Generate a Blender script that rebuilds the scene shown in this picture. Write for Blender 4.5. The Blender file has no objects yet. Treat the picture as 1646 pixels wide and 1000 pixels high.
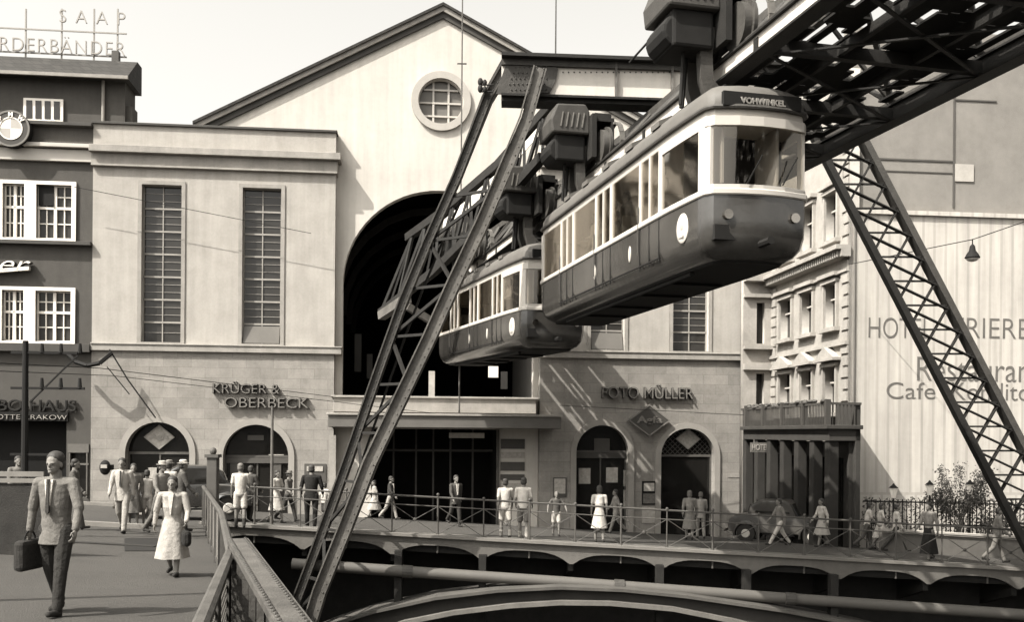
import bpy, bmesh, math, random
from mathutils import Vector, Matrix, Euler
R = math.radians
random.seed(7)
C = bpy.context.scene.collection
# ------------------------------------------------------------------ camera, sky, sun, exposure
CAMZ, F, CX, HZ, ROLL = 2.0, 1600.0, 823.0, 698.0, 0.008
cd = bpy.data.cameras.new('camera'); cam = bpy.data.objects.new('camera', cd); C.objects.link(cam)
cd.lens = 36*F/1646; cd.sensor_width = 36; cd.sensor_fit = 'HORIZONTAL'; cd.clip_start = .1; cd.clip_end = 3000
cd.shift_y = (HZ-500)/1646
cxv = Vector((math.cos(ROLL), 0, math.sin(ROLL))); cyv = Vector((-math.sin(ROLL), 0, math.cos(ROLL))); czv = Vector((0, -1, 0))
cam.matrix_world = Matrix(((cxv.x, cyv.x, czv.x, 0), (cxv.y, cyv.y, czv.y, 0), (cxv.z, cyv.z, czv.z, CAMZ), (0, 0, 0, 1)))
bpy.context.scene.camera = cam
LD = Vector((1, .78, -1.50)).normalized()
w = bpy.data.worlds.new("World"); bpy.context.scene.world = w; w.use_nodes = True
nt = w.node_tree; bg = nt.nodes['Background']
sky = nt.nodes.new('ShaderNodeTexSky'); sky.sky_type = 'NISHITA'; sky.sun_disc = False
sky.sun_elevation = math.asin(-LD.z); sky.sun_rotation = math.atan2(-LD.x, -LD.y); sky.dust_density = 6; sky.air_density = 1.5
bw = nt.nodes.new('ShaderNodeRGBToBW'); mx = nt.nodes.new('ShaderNodeMix'); mx.data_type = 'RGBA'; mx.blend_type = 'MULTIPLY'
mx.inputs['Factor'].default_value = 1; mx.inputs[7].default_value = (1.0, .975, .92, 1)
nt.links.new(sky.outputs[0], bw.inputs[0]); nt.links.new(bw.outputs[0], mx.inputs[6]); nt.links.new(mx.outputs[2], bg.inputs[0])
bg.inputs[1].default_value = .15
sl = bpy.data.lights.new('sun', 'SUN'); sl.energy = 3.8; sl.angle = R(.5); sl.color = (1, .965, .90)
so = bpy.data.objects.new('sun', sl); C.objects.link(so); so.rotation_euler = LD.to_track_quat('-Z', 'Y').to_euler(); so.location = (-30, -20, 50)
vs = bpy.context.scene.view_settings; vs.view_transform = 'Standard'; vs.look = 'None'; vs.exposure = 1.45; vs.gamma = 1
# ------------------------------------------------------------------ geometry helpers
def ray(px, py): return cxv*((px-CX)/F) + cyv*((HZ-py)/F) + Vector((0, 1, 0))
def P(px, py, d): return Vector((0, 0, CAMZ)) + ray(px, py)*d
def G(x, y):
    x = max(-60, min(60, x)); y = max(-20, min(75, y))
    return -.048*x - .035*y - .045*max(0, y-33)
def GP(px, py):
    r = ray(px, py); a, b = 1., 300.
    for _ in range(60):
        m = (a+b)/2; p = Vector((0, 0, CAMZ))+r*m
        if p.z > G(p.x, p.y): a = m
        else: b = m
    return Vector((0, 0, CAMZ))+r*a
def X(px, d): return (px-CX)/F*d
def hit(px, py, p0, n):
    r = ray(px, py); o = Vector((0, 0, CAMZ)); return o + r*((p0-o).dot(n)/r.dot(n))
MW = {}
def reg(o, loc=(0, 0, 0), rz=0, rx=0):
    o.location = loc; o.rotation_euler = (rx, 0, rz)
    MW[o.name] = Matrix.Translation(Vector(loc)) @ Euler((rx, 0, rz)).to_matrix().to_4x4()
def thing(name, label, cat, loc=(0, 0, 0), rz=0, group=None, rx=0):
    o = bpy.data.objects.new(name, None); o.empty_display_size = .2; C.objects.link(o); reg(o, loc, rz, rx)
    o['label'] = label; o['category'] = cat
    if group: o['group'] = group
    return o
def tag(o, label, cat, group=None):
    o['label'] = label; o['category'] = cat
    if group: o['group'] = group
    return o
class MB:
    def __init__(s): s.bm = bmesh.new()
    def box(s, x0, x1, y0, y1, z0, z1, M=None):
        vs_ = [s.bm.verts.new(Vector(v) if M is None else M @ Vector(v)) for v in
               [(x0,y0,z0),(x1,y0,z0),(x1,y1,z0),(x0,y1,z0),(x0,y0,z1),(x1,y0,z1),(x1,y1,z1),(x0,y1,z1)]]
        for f in ((0,3,2,1),(4,5,6,7),(0,1,5,4),(1,2,6,5),(2,3,7,6),(3,0,4,7)): s.bm.faces.new([vs_[i] for i in f])
        return s
    def bar(s, p, q, w_, h, up=(0, 0, 1)):
        p, q = Vector(p), Vector(q); d = q-p; L = d.length; d.normalize(); up = Vector(up)
        x = d.cross(up)
        if x.length < 1e-4: x = d.cross(Vector((1, 0, 0)))
        x.normalize(); z = x.cross(d)
        M = Matrix(((x.x, d.x, z.x, p.x), (x.y, d.y, z.y, p.y), (x.z, d.z, z.z, p.z), (0, 0, 0, 1)))
        return s.box(-w_/2, w_/2, 0, L, -h/2, h/2, M)
    def tube(s, p, q, r, r2=None, n=8, caps=True):
        r2 = r if r2 is None else r2; p, q = Vector(p), Vector(q); d = (q-p).normalized()
        x = d.orthogonal().normalized(); y = d.cross(x); a, b = [], []
        for i in range(n):
            t = 2*math.pi*i/n; o = x*math.cos(t)+y*math.sin(t)
            a.append(s.bm.verts.new(p+o*r)); b.append(s.bm.verts.new(q+o*r2))
        for i in range(n): s.bm.faces.new((a[i], a[(i+1) % n], b[(i+1) % n], b[i]))
        if caps: s.bm.faces.new(a[::-1]); s.bm.faces.new(b)
        return s
    def path(s, pts, r, n=6):
        for a, b in zip(pts, pts[1:]): s.tube(a, b, r, n=n)
        return s
    def ell(s, c, rx, ry, rz, u=12, v=8, M=None):
        m = Matrix.Translation(Vector(c)) @ (M if M else Matrix.Identity(4)) @ Matrix.Diagonal((rx, ry, rz, 1))
        bmesh.ops.create_uvsphere(s.bm, u_segments=u, v_segments=v, radius=1, matrix=m); return s
    def loft(s, rings, close=True, caps=True):
        V = [[s.bm.verts.new(Vector(p)) for p in r] for r in rings]; n = len(V[0])
        for a, b in zip(V, V[1:]):
            for i in range(n if close else n-1): s.bm.faces.new((a[i], a[(i+1) % n], b[(i+1) % n], b[i]))
        if caps: s.bm.faces.new(V[0][::-1]); s.bm.faces.new(V[-1])
        return s
    def face(s, pts): s.bm.faces.new([s.bm.verts.new(Vector(p)) for p in pts]); return s
    def prism(s, pts, off):
        off = Vector(off); a = [s.bm.verts.new(Vector(p)) for p in pts]; b = [s.bm.verts.new(Vector(p)+off) for p in pts]
        n = len(a); s.bm.faces.new(a[::-1]); s.bm.faces.new(b)
        for i in range(n): s.bm.faces.new((a[i], a[(i+1) % n], b[(i+1) % n], b[i]))
        return s
    def mesh(s, me): s.bm.from_mesh(me); return s
    def build(s, name, mat, parent=None, smooth=False, world=False, bevel=0, base=None, recalc=True):
        if recalc: bmesh.ops.recalc_face_normals(s.bm, faces=s.bm.faces[:])
        if world and parent is not None: s.bm.transform(MW[parent.name].inverted())
        if base is not None: s.bm.transform(Matrix.Translation(-Vector(base)))
        me = bpy.data.meshes.new(name); s.bm.to_mesh(me); s.bm.free()
        if smooth:
            me.polygons.foreach_set('use_smooth', [True]*len(me.polygons))
            if smooth != 'all': me.set_sharp_from_angle(angle=R(35))
        o = bpy.data.objects.new(name, me); C.objects.link(o); me.materials.append(mat)
        if base is not None: reg(o, base)
        elif parent is None: reg(o)
        if parent is not None: o.parent = parent
        if bevel:
            m = o.modifiers.new('bevel', 'BEVEL'); m.width = bevel; m.segments = 2; m.limit_method = 'ANGLE'
        return o
def islands(bm):
    seen = set(); out = []
    for v in bm.verts:
        if v in seen: continue
        st_, comp = [v], []; seen.add(v)
        while st_:
            a = st_.pop(); comp.append(a)
            for e in a.link_edges:
                o_ = e.other_vert(a)
                if o_ not in seen: seen.add(o_); st_.append(o_)
        out.append(comp)
    return out
def each(b, name, mat, parent, margin=.02, **kw):
    """build every separate piece of b as a part of its own"""
    isl = islands(b.bm); bb = [[min(v.co[k] for v in c) for k in range(3)]+[max(v.co[k] for v in c) for k in range(3)] for c in isl]
    grp = list(range(len(isl)))
    def find(i):
        while grp[i] != i: i = grp[i]
        return i
    for i in range(len(isl)):
        for j in range(i+1, len(isl)):
            if all(bb[i][k]-margin <= bb[j][k+3] and bb[j][k]-margin <= bb[i][k+3] for k in range(3)): grp[find(j)] = find(i)
    cl = {}
    for i in range(len(isl)): cl.setdefault(find(i), []).extend(isl[i])
    res = []
    for vs_ in cl.values():
        nb = MB(); mp = {v: nb.bm.verts.new(v.co) for v in vs_}; S = set(vs_); fs = set(f for v in vs_ for f in v.link_faces)
        for f in fs: nb.bm.faces.new([mp[v] for v in f.verts])
        res.append(nb.build(name, mat, parent, **kw))
    b.bm.free(); return res
def curve_mesh(cv):
    o = bpy.data.objects.new('tmp', cv); C.objects.link(o)
    dg = bpy.context.evaluated_depsgraph_get(); me = bpy.data.meshes.new_from_object(o.evaluated_get(dg))
    bpy.data.objects.remove(o); bpy.data.curves.remove(cv); return me
XZ = Matrix(((1,0,0,0),(0,0,-1,0),(0,1,0,0),(0,0,0,1)))     # plan (x,y) to wall (x,z), extrude to -y
def panel(outline, holes, t, y0, M=None):
    """flat wall in local x,z with holes; front face at y0, thickness t going +y"""
    cv = bpy.data.curves.new('c', 'CURVE'); cv.dimensions = '2D'; cv.fill_mode = 'BOTH'; cv.extrude = t/2
    for poly in [outline]+list(holes):
        sp = cv.splines.new('POLY'); sp.points.add(len(poly)-1); sp.use_cyclic_u = True
        for i, (a, b) in enumerate(poly): sp.points[i].co = (a, b, 0, 1)
    me = curve_mesh(cv); me.transform(Matrix.Translation((0, y0+t/2, 0)) @ XZ)
    if M: me.transform(M)
    return me
def text_mesh(s, h, ext, M, sx=1, space=1, shear=0, off=0):
    cv = bpy.data.curves.new('t', 'FONT'); cv.body = s; cv.size = h/.72; cv.extrude = ext/2; cv.space_character = space; cv.shear = shear; cv.offset = off
    me = curve_mesh(cv); me.transform(M @ Matrix.Translation((0, -ext/2, 0)) @ XZ @ Matrix.Diagonal((sx, 1, 1, 1))); return me
def rect(u0, u1, z0, z1): return [(u0, z0), (u1, z0), (u1, z1), (u0, z1)]
def arch(u0, u1, zb, zt, n=20):
    r = (u1-u0)/2; c = (u0+u1)/2; zs = zt-r
    return [(u0, zb), (u1, zb)] + [(c+r*math.cos(math.pi*i/n), zs+r*math.sin(math.pi*i/n)) for i in range(n+1)]
def circ(c, z, r, n=36): return [(c+r*math.cos(2*math.pi*i/n), z+r*math.sin(2*math.pi*i/n)) for i in range(n)]
# ------------------------------------------------------------------ materials
def tint(g): return (min(1, g*1.06), g*.99, g*.895, 1)
MC = {}
def mat(name, g, rough=.8, amt=.12, scale=2.0, bump=0., metal=0., streak=0., brick=None, bs=40, spec=.18, fine=.0):
    if name in MC: return MC[name]
    m = bpy.data.materials.new(name); m.use_nodes = True; n = m.node_tree; b = n.nodes['Principled BSDF']
    b.inputs['Roughness'].default_value = rough; b.inputs['Metallic'].default_value = metal; b.inputs['Specular IOR Level'].default_value = spec
    tc = n.nodes.new('ShaderNodeTexCoord'); L = n.links
    def noise(sc, det=6, vec=None, ro=.6):
        t = n.nodes.new('ShaderNodeTexNoise'); t.inputs['Scale'].default_value = sc; t.inputs['Detail'].default_value = det; t.inputs['Roughness'].default_value = ro
        L.new(vec or tc.outputs['Object'], t.inputs['Vector']); return t.outputs['Fac']
    def math_(op, a, bb):
        t = n.nodes.new('ShaderNodeMath'); t.operation = op
        for i, v in enumerate((a, bb)):
            if isinstance(v, (int, float)): t.inputs[i].default_value = v
            else: L.new(v, t.inputs[i])
        return t.outputs[0]
    fac = math_('MULTIPLY', math_('SUBTRACT', noise(scale), .5), amt*3.2)
    fac = math_('ADD', fac, math_('MULTIPLY', math_('SUBTRACT', noise(scale*9, 4), .5), amt*1.3))
    if fine: fac = math_('ADD', fac, math_('MULTIPLY', math_('SUBTRACT', noise(70, 2), .5), fine))
    if streak:
        mp = n.nodes.new('ShaderNodeMapping'); mp.inputs['Scale'].default_value = (2.2, 2.2, .16); L.new(tc.outputs['Object'], mp.inputs[0])
        fac = math_('ADD', fac, math_('MULTIPLY', math_('SUBTRACT', noise(1.6, 5, mp.outputs[0]), .5), streak*3))
    val = math_('ADD', fac, 1.0)
    if brick:
        sp = n.nodes.new('ShaderNodeSeparateXYZ'); L.new(tc.outputs['Object'], sp.inputs[0])
        cb = n.nodes.new('ShaderNodeCombineXYZ'); L.new(math_('ADD', sp.outputs[0], sp.outputs[1]), cb.inputs[0]); L.new(sp.outputs[2], cb.inputs[1])
        br = n.nodes.new('ShaderNodeTexBrick'); L.new(cb.outputs[0], br.inputs[0]); br.inputs['Scale'].default_value = 1
        br.inputs['Brick Width'].default_value = brick[0]; br.inputs['Row Height'].default_value = brick[1]; br.inputs['Mortar Size'].default_value = brick[2]
        br.inputs['Color1'].default_value = (1-brick[3],)*3+(1,); br.inputs['Color2'].default_value = (1+brick[3],)*3+(1,); br.inputs['Mortar'].default_value = (brick[4],)*3+(1,); br.inputs['Bias'].default_value = 0
        rb = n.nodes.new('ShaderNodeRGBToBW'); L.new(br.outputs['Color'], rb.inputs[0]); val = math_('MULTIPLY', val, rb.outputs[0])
    vm = n.nodes.new('ShaderNodeVectorMath'); vm.operation = 'SCALE'; vm.inputs[0].default_value = tint(g)[:3]
    L.new(math_('MAXIMUM', val, .15), vm.inputs['Scale']); L.new(vm.outputs[0], b.inputs['Base Color'])
    if bump:
        bp = n.nodes.new('ShaderNodeBump'); bp.inputs['Strength'].default_value = bump; bp.inputs['Distance'].default_value = .02
        L.new(noise(bs, 5), bp.inputs['Height']); L.new(bp.outputs[0], b.inputs['Normal'])
    MC[name] = m; return m
def glassmat(name, g=.03, alpha=.35, rough=.05):
    if name in MC: return MC[name]
    m = bpy.data.materials.new(name); m.use_nodes = True; n = m.node_tree; L = n.links
    tr = n.nodes.new('ShaderNodeBsdfTransparent'); tr.inputs[0].default_value = (.85, .84, .80, 1)
    b = n.nodes['Principled BSDF']; b.inputs['Base Color'].default_value = tint(g); b.inputs['Roughness'].default_value = rough; b.inputs['Specular IOR Level'].default_value = .35
    tc = n.nodes.new('ShaderNodeTexCoord'); no = n.nodes.new('ShaderNodeTexNoise'); no.inputs['Scale'].default_value = 1.3; L.new(tc.outputs['Object'], no.inputs[0])
    bp = n.nodes.new('ShaderNodeBump'); bp.inputs['Strength'].default_value = .25; bp.inputs['Distance'].default_value = .05; L.new(no.outputs[0], bp.inputs['Height']); L.new(bp.outputs[0], b.inputs['Normal'])
    ms = n.nodes.new('ShaderNodeMixShader'); ms.inputs[0].default_value = alpha; L.new(tr.outputs[0], ms.inputs[1]); L.new(b.outputs[0], ms.inputs[2]); L.new(ms.outputs[0], n.nodes['Material Output'].inputs[0])
    MC[name] = m; return m
M_plaster = mat('plaster_light', .28, .95, .17, 1.1, .9, streak=.14, fine=.38)
M_gable = mat('plaster_white', .40, .95, .10, .6, .5, streak=.14, fine=.22)
M_ashlar = mat('ashlar_stone', .19, .9, .26, 1.3, .8, brick=(1.1, .42, .008, .09, .70), fine=.45, streak=.08)
M_trim = mat('stone_trim', .22, .9, .22, 1.8, .5, streak=.14, fine=.3)
M_surround = mat('arch_stone', .21, .9, .12, 2, .3)
M_grey = mat('grey_render', .062, .95, .16, .9, .6, streak=.10, fine=.4)
M_white = mat('white_paint', .62, .5, .04, 2)
M_cream = mat('car_cream_paint', .36, .35, .05, 2)
M_glass = glassmat('window_glass_dark', .025, .97, .08)
M_shopglass = glassmat('shop_glass', .012, .85, .08)
def reflglass(name, k):
    m = bpy.data.materials.new(name); m.use_nodes = True; n = m.node_tree; L = n.links; n.nodes.remove(n.nodes['Principled BSDF'])
    tr_ = n.nodes.new('ShaderNodeBsdfTransparent'); tr_.inputs[0].default_value = (.8, .78, .74, 1); gl = n.nodes.new('ShaderNodeBsdfGlossy'); gl.inputs[0].default_value = tint(.85); gl.inputs['Roughness'].default_value = .06
    tc = n.nodes.new('ShaderNodeTexCoord'); no = n.nodes.new('ShaderNodeTexNoise'); no.inputs['Scale'].default_value = 1.1; L.new(tc.outputs['Object'], no.inputs[0])
    bp = n.nodes.new('ShaderNodeBump'); bp.inputs['Strength'].default_value = .15; bp.inputs['Distance'].default_value = .04; L.new(no.outputs[0], bp.inputs['Height']); L.new(bp.outputs[0], gl.inputs['Normal'])
    ms = n.nodes.new('ShaderNodeMixShader'); ms.inputs[0].default_value = k; L.new(tr_.outputs[0], ms.inputs[1]); L.new(gl.outputs[0], ms.inputs[2]); L.new(ms.outputs[0], n.nodes['Material Output'].inputs[0]); return m
M_carglass = reflglass('car_glass', .36); M_cabglass = reflglass('cab_glass', .10)
M_dark = mat('dark_interior', .006, .9, .1, 1)  # near-black in place of room shade
M_hall = mat('hall_gloom', .008, .95, .2, .6)  # near-black stands in for the shade inside hall and entrance
M_black = mat('black_paint', .009, .8, .2, 4)
M_slate = mat('slate_roof', .03, .8, .2, 3, .6, brick=(.4, .3, .02, .15, .6))
M_lead = mat('lead_and_shade', .045, .7, .2, 2)
M_steel = mat('old_riveted_steel', .045, .55, .35, 3, .5, bs=20)
M_steel_l = mat('weathered_light_steel', .08, .65, .5, 1.6, .5, bs=25, fine=.25)
M_steel_w = mat('pale_girder_paint', .42, .6, .10, 1.5, .3, streak=.12)
M_steel_d = mat('dark_girder_steel', .016, .7, .35, 3, .4)
M_red = mat('carriage_dark_lacquer', .034, .16, .32, 1.2, .4, streak=.15, bs=1.6, spec=.8)  # streak noise paints vertical reflections into the lacquer colour
M_roof = mat('carriage_roof_grey', .085, .6, .12, 2)
M_under = mat('carriage_underside', .010, .8, .3, 3)
M_asphalt = mat('street_asphalt', .044, .92, .17, .45, 1.0, fine=.9, bs=45)
M_road = mat('carriageway', .040, .92, .16, .4, .8, fine=.6)
M_kerb = mat('kerb_stone', .13, .9, .18, 2, .4)
M_conc = mat('bridge_fascia_stone', .09, .9, .22, 1.2, .4, streak=.08)
M_pipe = mat('pale_pipe', .075, .6, .10, 1.5, streak=0)
M_water = mat('river_water', .02, .12, .1, 1, .6, bs=3)
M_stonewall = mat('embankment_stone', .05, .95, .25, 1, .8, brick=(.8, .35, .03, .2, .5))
M_hotel = mat('hotel_stucco', .25, .9, .26, 1.1, .4, streak=.10)
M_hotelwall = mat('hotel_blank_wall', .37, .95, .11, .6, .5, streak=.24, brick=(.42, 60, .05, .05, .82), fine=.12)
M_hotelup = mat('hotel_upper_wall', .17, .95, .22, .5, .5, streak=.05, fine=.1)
M_shade_stone = mat('shade_toned_stone', .04, .9, .25, 1.2, .5)  # dark tone stands for the girder's shadow on the hotel ground floor
M_letter = mat('wall_lettering_paint', .10, .9, .25, 2)
M_poster = mat('poster_paper', .28, .8, .35, 9)
M_mid = mat('mid_grey_paint', .06, .6, .15, 3)
M_leaf = mat('leaf', .06, .7, .4, 5); M_bark = mat('bark', .08, .9, .3, 8, .5)
M_carp = mat('motor_car_black_paint', .02, .18, .08, 1, spec=.7); M_carg = mat('motor_car_grey_paint', .045, .3, .15, 2)
M_chrome = mat('chrome', .4, .2, .05, 2, metal=1); M_tyre = mat('tyre_rubber', .025, .9, .2, 6)
M_skin = mat('skin', .13, .6, .08, 12); M_hair = mat('hair_dark', .03, .6, .3, 30); M_hairl = mat('hair_fair', .10, .6, .3, 30)
def cloth(g):
    g = g if g < .2 else .2+(g-.2)*.42
    return mat('cloth_%03d' % round(g*1000), g, .92, .30, 7, .9, bs=16, fine=.4)
# ------------------------------------------------------------------ ground, river, water
RAILX = [(-25, 1.4), (4.2, 1.4), (4.3, -1.42), (5.3, -1.67), (9.8, -2.76), (16, -4.66), (22, -6.67), (27.6, -8.55)]
def railx(y):
    for (a, xa), (b, xb) in zip(RAILX, RAILX[1:]):
        if a <= y <= b: return xa+(xb-xa)*(y-a)/(b-a)
    return RAILX[-1][1]
BY = 27.6
g_ = MB(); rows = [-25, -10, 0, 4.2, 4.3, 5.3, 7.5, 9.8, 13, 16, 19, 22, 25, BY]
def strip(rows, xr):
    V = [[g_.bm.verts.new((x, y, G(x, y))) for x in xr(y)] for y in rows]
    for a, b in zip(V, V[1:]):
        for i in range(len(a)-1): g_.bm.faces.new((a[i], a[i+1], b[i+1], b[i]))
strip(rows, lambda y: [-900, -200, -60, -30, -18, -12, railx(y)])
strip([BY, 28, 31, 33, 36, 45, 60, 75, 200, 900], lambda y: [-900, -200, -60, -30, -8.55, 0, 8, 16, 24, 30, 60, 200, 900])
o = g_.build('street_pavement', M_asphalt, smooth=True); o['kind'] = 'structure'
b = MB(); b.face([(-60, -60, -6.6), (60, -60, -6.6), (60, 60, -6.6), (-60, 60, -6.6)]); o = b.build('river_water', M_water); o['kind'] = 'structure'
b = MB()
for (a, xa), (c_, xb) in zip(RAILX[1:], RAILX[2:]): b.face([(xa+.02, a, -7), (xb+.02, c_, -7), (xb+.02, c_, G(xb, c_)-.01), (xa+.02, a, G(xa, a)-.01)])
b.face([(1.42, -25, -7), (1.42, 4.2, -7), (1.42, 4.2, -.2), (1.42, -25, .3)])
o = b.build('embankment_wall', M_stonewall, base=(-6.6, 22, -6.6)); tag(o, 'dark stone embankment wall dropping from the left pavement to the river', 'wall')
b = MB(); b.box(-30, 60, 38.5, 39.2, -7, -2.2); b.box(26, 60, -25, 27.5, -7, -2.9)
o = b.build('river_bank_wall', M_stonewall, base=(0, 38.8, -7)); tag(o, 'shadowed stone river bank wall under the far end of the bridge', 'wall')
# kerb lines and carriageway on the left and a drain hatch
a0, a1 = GP(20, 856), GP(352, 856); b0, b1 = GP(20, 832), GP(345, 834)
def gquad(b, pts, h=.004):
    b.face([(p[0], p[1], G(p[0], p[1])+h) for p in pts])
b = MB(); xs = [-45, -30, -20, -12, -9.2]
for x0, x1 in zip(xs, xs[1:]): gquad(b, [(x0, 24.8), (x1, 24.8), (x1, 33.2), (x0, 33.2)], -.0)
o = b.build('carriageway', M_road); o.location.z = .006; o['kind'] = 'structure'
for nm, yy, x0, x1 in (('kerb', 24.7, -45, -9.0), ('kerb', 33.3, -45, -9.0), ('kerb', 20.2, -30, -7.2)):
    b = MB(); n = 12
    for i in range(n):
        xa, xb = x0+(x1-x0)*i/n, x0+(x1-x0)*(i+1)/n-.02
        b.prism([(xa, yy-.09, G(xa, yy)-.1), (xb, yy-.09, G(xb, yy)-.1), (xb, yy-.09, G(xb, yy)+(.11 if yy > 21 else .03)), (xa, yy-.09, G(xa, yy)+(.11 if yy > 21 else .03))], (0, .18, 0))
    o = b.build('kerb', M_kerb if yy > 21 else mat('gutter_stone', .022, .9)); o['kind'] = 'structure'
p = [GP(200, 887), GP(252, 887), GP(254, 866), GP(200, 866)]
b = MB(); b.face([q+Vector((0, 0, .012)) for q in p]); o = b.build('pavement_hatch', mat('hatch_iron', .014, .8), base=sum(p, Vector())/4); tag(o, 'dark rectangular hatch cover set flush in the left pavement', 'hatch')
# ------------------------------------------------------------------ station building
AL = R(6.0); D0 = 42.0; P0 = Vector((0, D0, 0)); NF = Vector((-math.sin(AL), math.cos(AL), 0))
st = thing('station_building', 'pale gabled station hall with big dark arch, round window and two wings', 'station', (0, D0, 0), AL)
IM = MW[st.name].inverted()
def L_(px, py, w_=0):   # local u, z on a plane w_ metres in front of the wing front
    q = IM @ hit(px, py, P0-NF*w_, NF); return q.x, q.z
def U(px, py=600, w_=0): return L_(px, py, w_)[0]
def Z(px, py, w_=0): return L_(px, py, w_)[1]
BZ = -4.5
uL, uE, uR0, uR = U(147), U(537), U(868), U(1204)
zS0, zS1 = Z(300, 566), Z(300, 556)
zT = Z(340, 206); zC = Z(340, 246)
WINL = [(U(226), U(290)), (U(388), U(450))]; WINR = [(U(949), U(1003)), (U(1081), U(1138))]
zW0, zW1 = Z(300, 551), Z(260, 297)
def winrect(a, b_): return rect(a, b_, zW0, zW1)
b = MB(); b.mesh(panel(rect(uL, uE, zS0, zT), [winrect(*q) for q in WINL], .55, 0)); b.build('wing_wall', M_plaster, st, recalc=False)
b = MB(); b.mesh(panel(rect(uR0, uR, zS0, zT), [winrect(*q) for q in WINR], .55, 0)); b.build('wing_wall', M_plaster, st, recalc=False)
AR = [(U(203), U(306), Z(255, 679)), (U(360), U(465), Z(412, 683)), (U(927), U(1011), Z(969, 684)), (U(1063), U(1149), Z(1106, 689))]
b = MB(); b.mesh(panel(rect(uL, uE, BZ, zS0), [arch(a, c, BZ+.01, t) for a, c, t in AR[:2]], .55, -.02)); b.build('ground_floor_wall', M_ashlar, st, recalc=False)
b = MB(); b.mesh(panel(rect(uR0, uR, BZ, zS0), [arch(a, c, BZ+.01, t) for a, c, t in AR[2:]], .55, -.02)); b.build('ground_floor_wall', M_ashlar, st, recalc=False)
# arch surrounds and shop fronts
def zbase(u): q = MW[st.name] @ Vector((u, 0, 0)); return G(q.x, q.y)
for k, (a, c, t) in enumerate(AR):
    wd = .24; zb = zbase((a+c)/2)-.3
    b = MB(); b.mesh(panel(arch(a-wd, c+wd, zb, t+wd), [arch(a, c, zb+.01, t)], .12, -.10)); b.build('arch_surround', M_surround, st, recalc=False)
    cu = (a+c)/2; r = (c-a)/2; zs = t-r; z0 = zbase(cu)
    b = MB(); b.mesh(panel(arch(a, c, z0-.1, t), [], .02, .42)); f = b.build('shop_front', M_shopglass, st, recalc=False)
    b = MB(); b.box(a, c, .36, .44, zs-.05, zs+.05); b.box(cu-.03, cu+.03, .38, .44, z0, zs) if k != 3 else None
    b.box(a, a+.07, .37, .44, z0, zs); b.box(c-.07, c, .37, .44, z0, zs)
    b.build('shop_frame', M_steel_l if k in (0, 3) else M_mid, st)
    if k == 3:
        b = MB()
        for i in range(-9, 10):
            for sgn in (1, -1):
                x0 = cu+i*.22; pts = []
                for j in range(0, 21):
                    zz = zs+.06+j*.05; xx = x0+sgn*(j*.05)
                    if (xx-cu)**2+(zz-zs)**2 < (r-.02)**2: pts.append((xx, .40, zz))
                if len(pts) > 1: b.bar(pts[0], pts[-1], .02, .02)
        b.build('fanlight_lattice', M_steel_l, st)
    if k in (1, 2):
        b = MB(); b.box(a-.03, c+.03, .33, .44, zs-.28, zs-.06); b.build('shop_fascia', M_mid if k == 1 else M_lead, st)
# near-black blocks standing in for the shade of the shop rooms
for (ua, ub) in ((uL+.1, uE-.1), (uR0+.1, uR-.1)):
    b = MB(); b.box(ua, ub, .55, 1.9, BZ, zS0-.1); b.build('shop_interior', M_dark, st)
# string course, cornices
def ledge(u0, u1, z0, z1, y0, y1, m=M_trim, nm='cornice'):
    MB().box(u0, u1, y0, y1, z0, z1).build(nm, m, st, bevel=.015)
ledge(uL-.0, uE+.30, zS0, zS1, -.16, .5, nm='string_course'); ledge(uL, uE+.33, zS1, zS1+.06, -.20, .5, nm='string_course')
ledge(uR0-.0, uR+.1, zS0, zS1, -.16, .5, nm='string_course'); ledge(uR0, uR+.12, zS1, zS1+.06, -.20, .5, nm='string_course')
for ua, ub in ((uL, uE), (uR0, uR)):
    ledge(ua-.08, ub+.22, zC-.16, zC+.12, -.34, .5); ledge(ua-.05, ub+.08, zC-.62, zC-.16, -.12, .5); ledge(ua-.04, ub+.08, zC-.70, zC-.62, -.18, .5)
    ledge(ua-.05, ub+.06, zT, zT+.10, -.10, .6, M_lead, 'parapet_cap')
# tall windows
for (a, c) in WINL+WINR:
    fr = .15
    b = MB(); b.mesh(panel(rect(a-fr, c+fr, zW0-.02, zW1+fr), [rect(a, c, zW0, zW1)], .05, -.045)); wn = b.build('window', M_trim, st, recalc=False)
    MB().box(a, c, .30, .32, zW0, zW1).build('pane', M_glass, wn)
    b = MB(); b.box(a, a+.05, .24, .30, zW0, zW1); b.box(c-.05, c, .24, .30, zW0, zW1); b.box((a+c)/2-.022, (a+c)/2+.022, .25, .30, zW0, zW1)
    n = 6; low = .13*(zW1-zW0)
    for i in range(n+1):
        z = zW0+low+(zW1-zW0-low)*i/n
        b.box(a, c, .24, .30, z-.035, z+.035)
        if i < n:
            for j in (1, 2): zz = z+(zW1-zW0-low)/n*j/3; b.box(a, c, .27, .30, zz-.010, zz+.010)
    zz = zW0+low/2; b.box(a, c, .27, .30, zz-.01, zz+.01); b.build('frame', mat('window_bar_grey', .22, .6), wn)
    MB().box(a-fr, c+fr, -.12, .3, zW0-.12, zW0-.02).build('sill', M_trim, st)
# open bottom lights of two windows, tipped inwards
for (a, c) in (WINL[1], WINR[0]):
    b = MB(); low = .13*(zW1-zW0)
    b.prism([(a+.05, .02, zW0+.03), (c-.05, .02, zW0+.03), (c-.05, .22, zW0+low*.9), (a+.05, .22, zW0+low*.9)], (0, .03, 0)); b.build('window', mat('pale_reflecting_glass', .10, .15), st)
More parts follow.
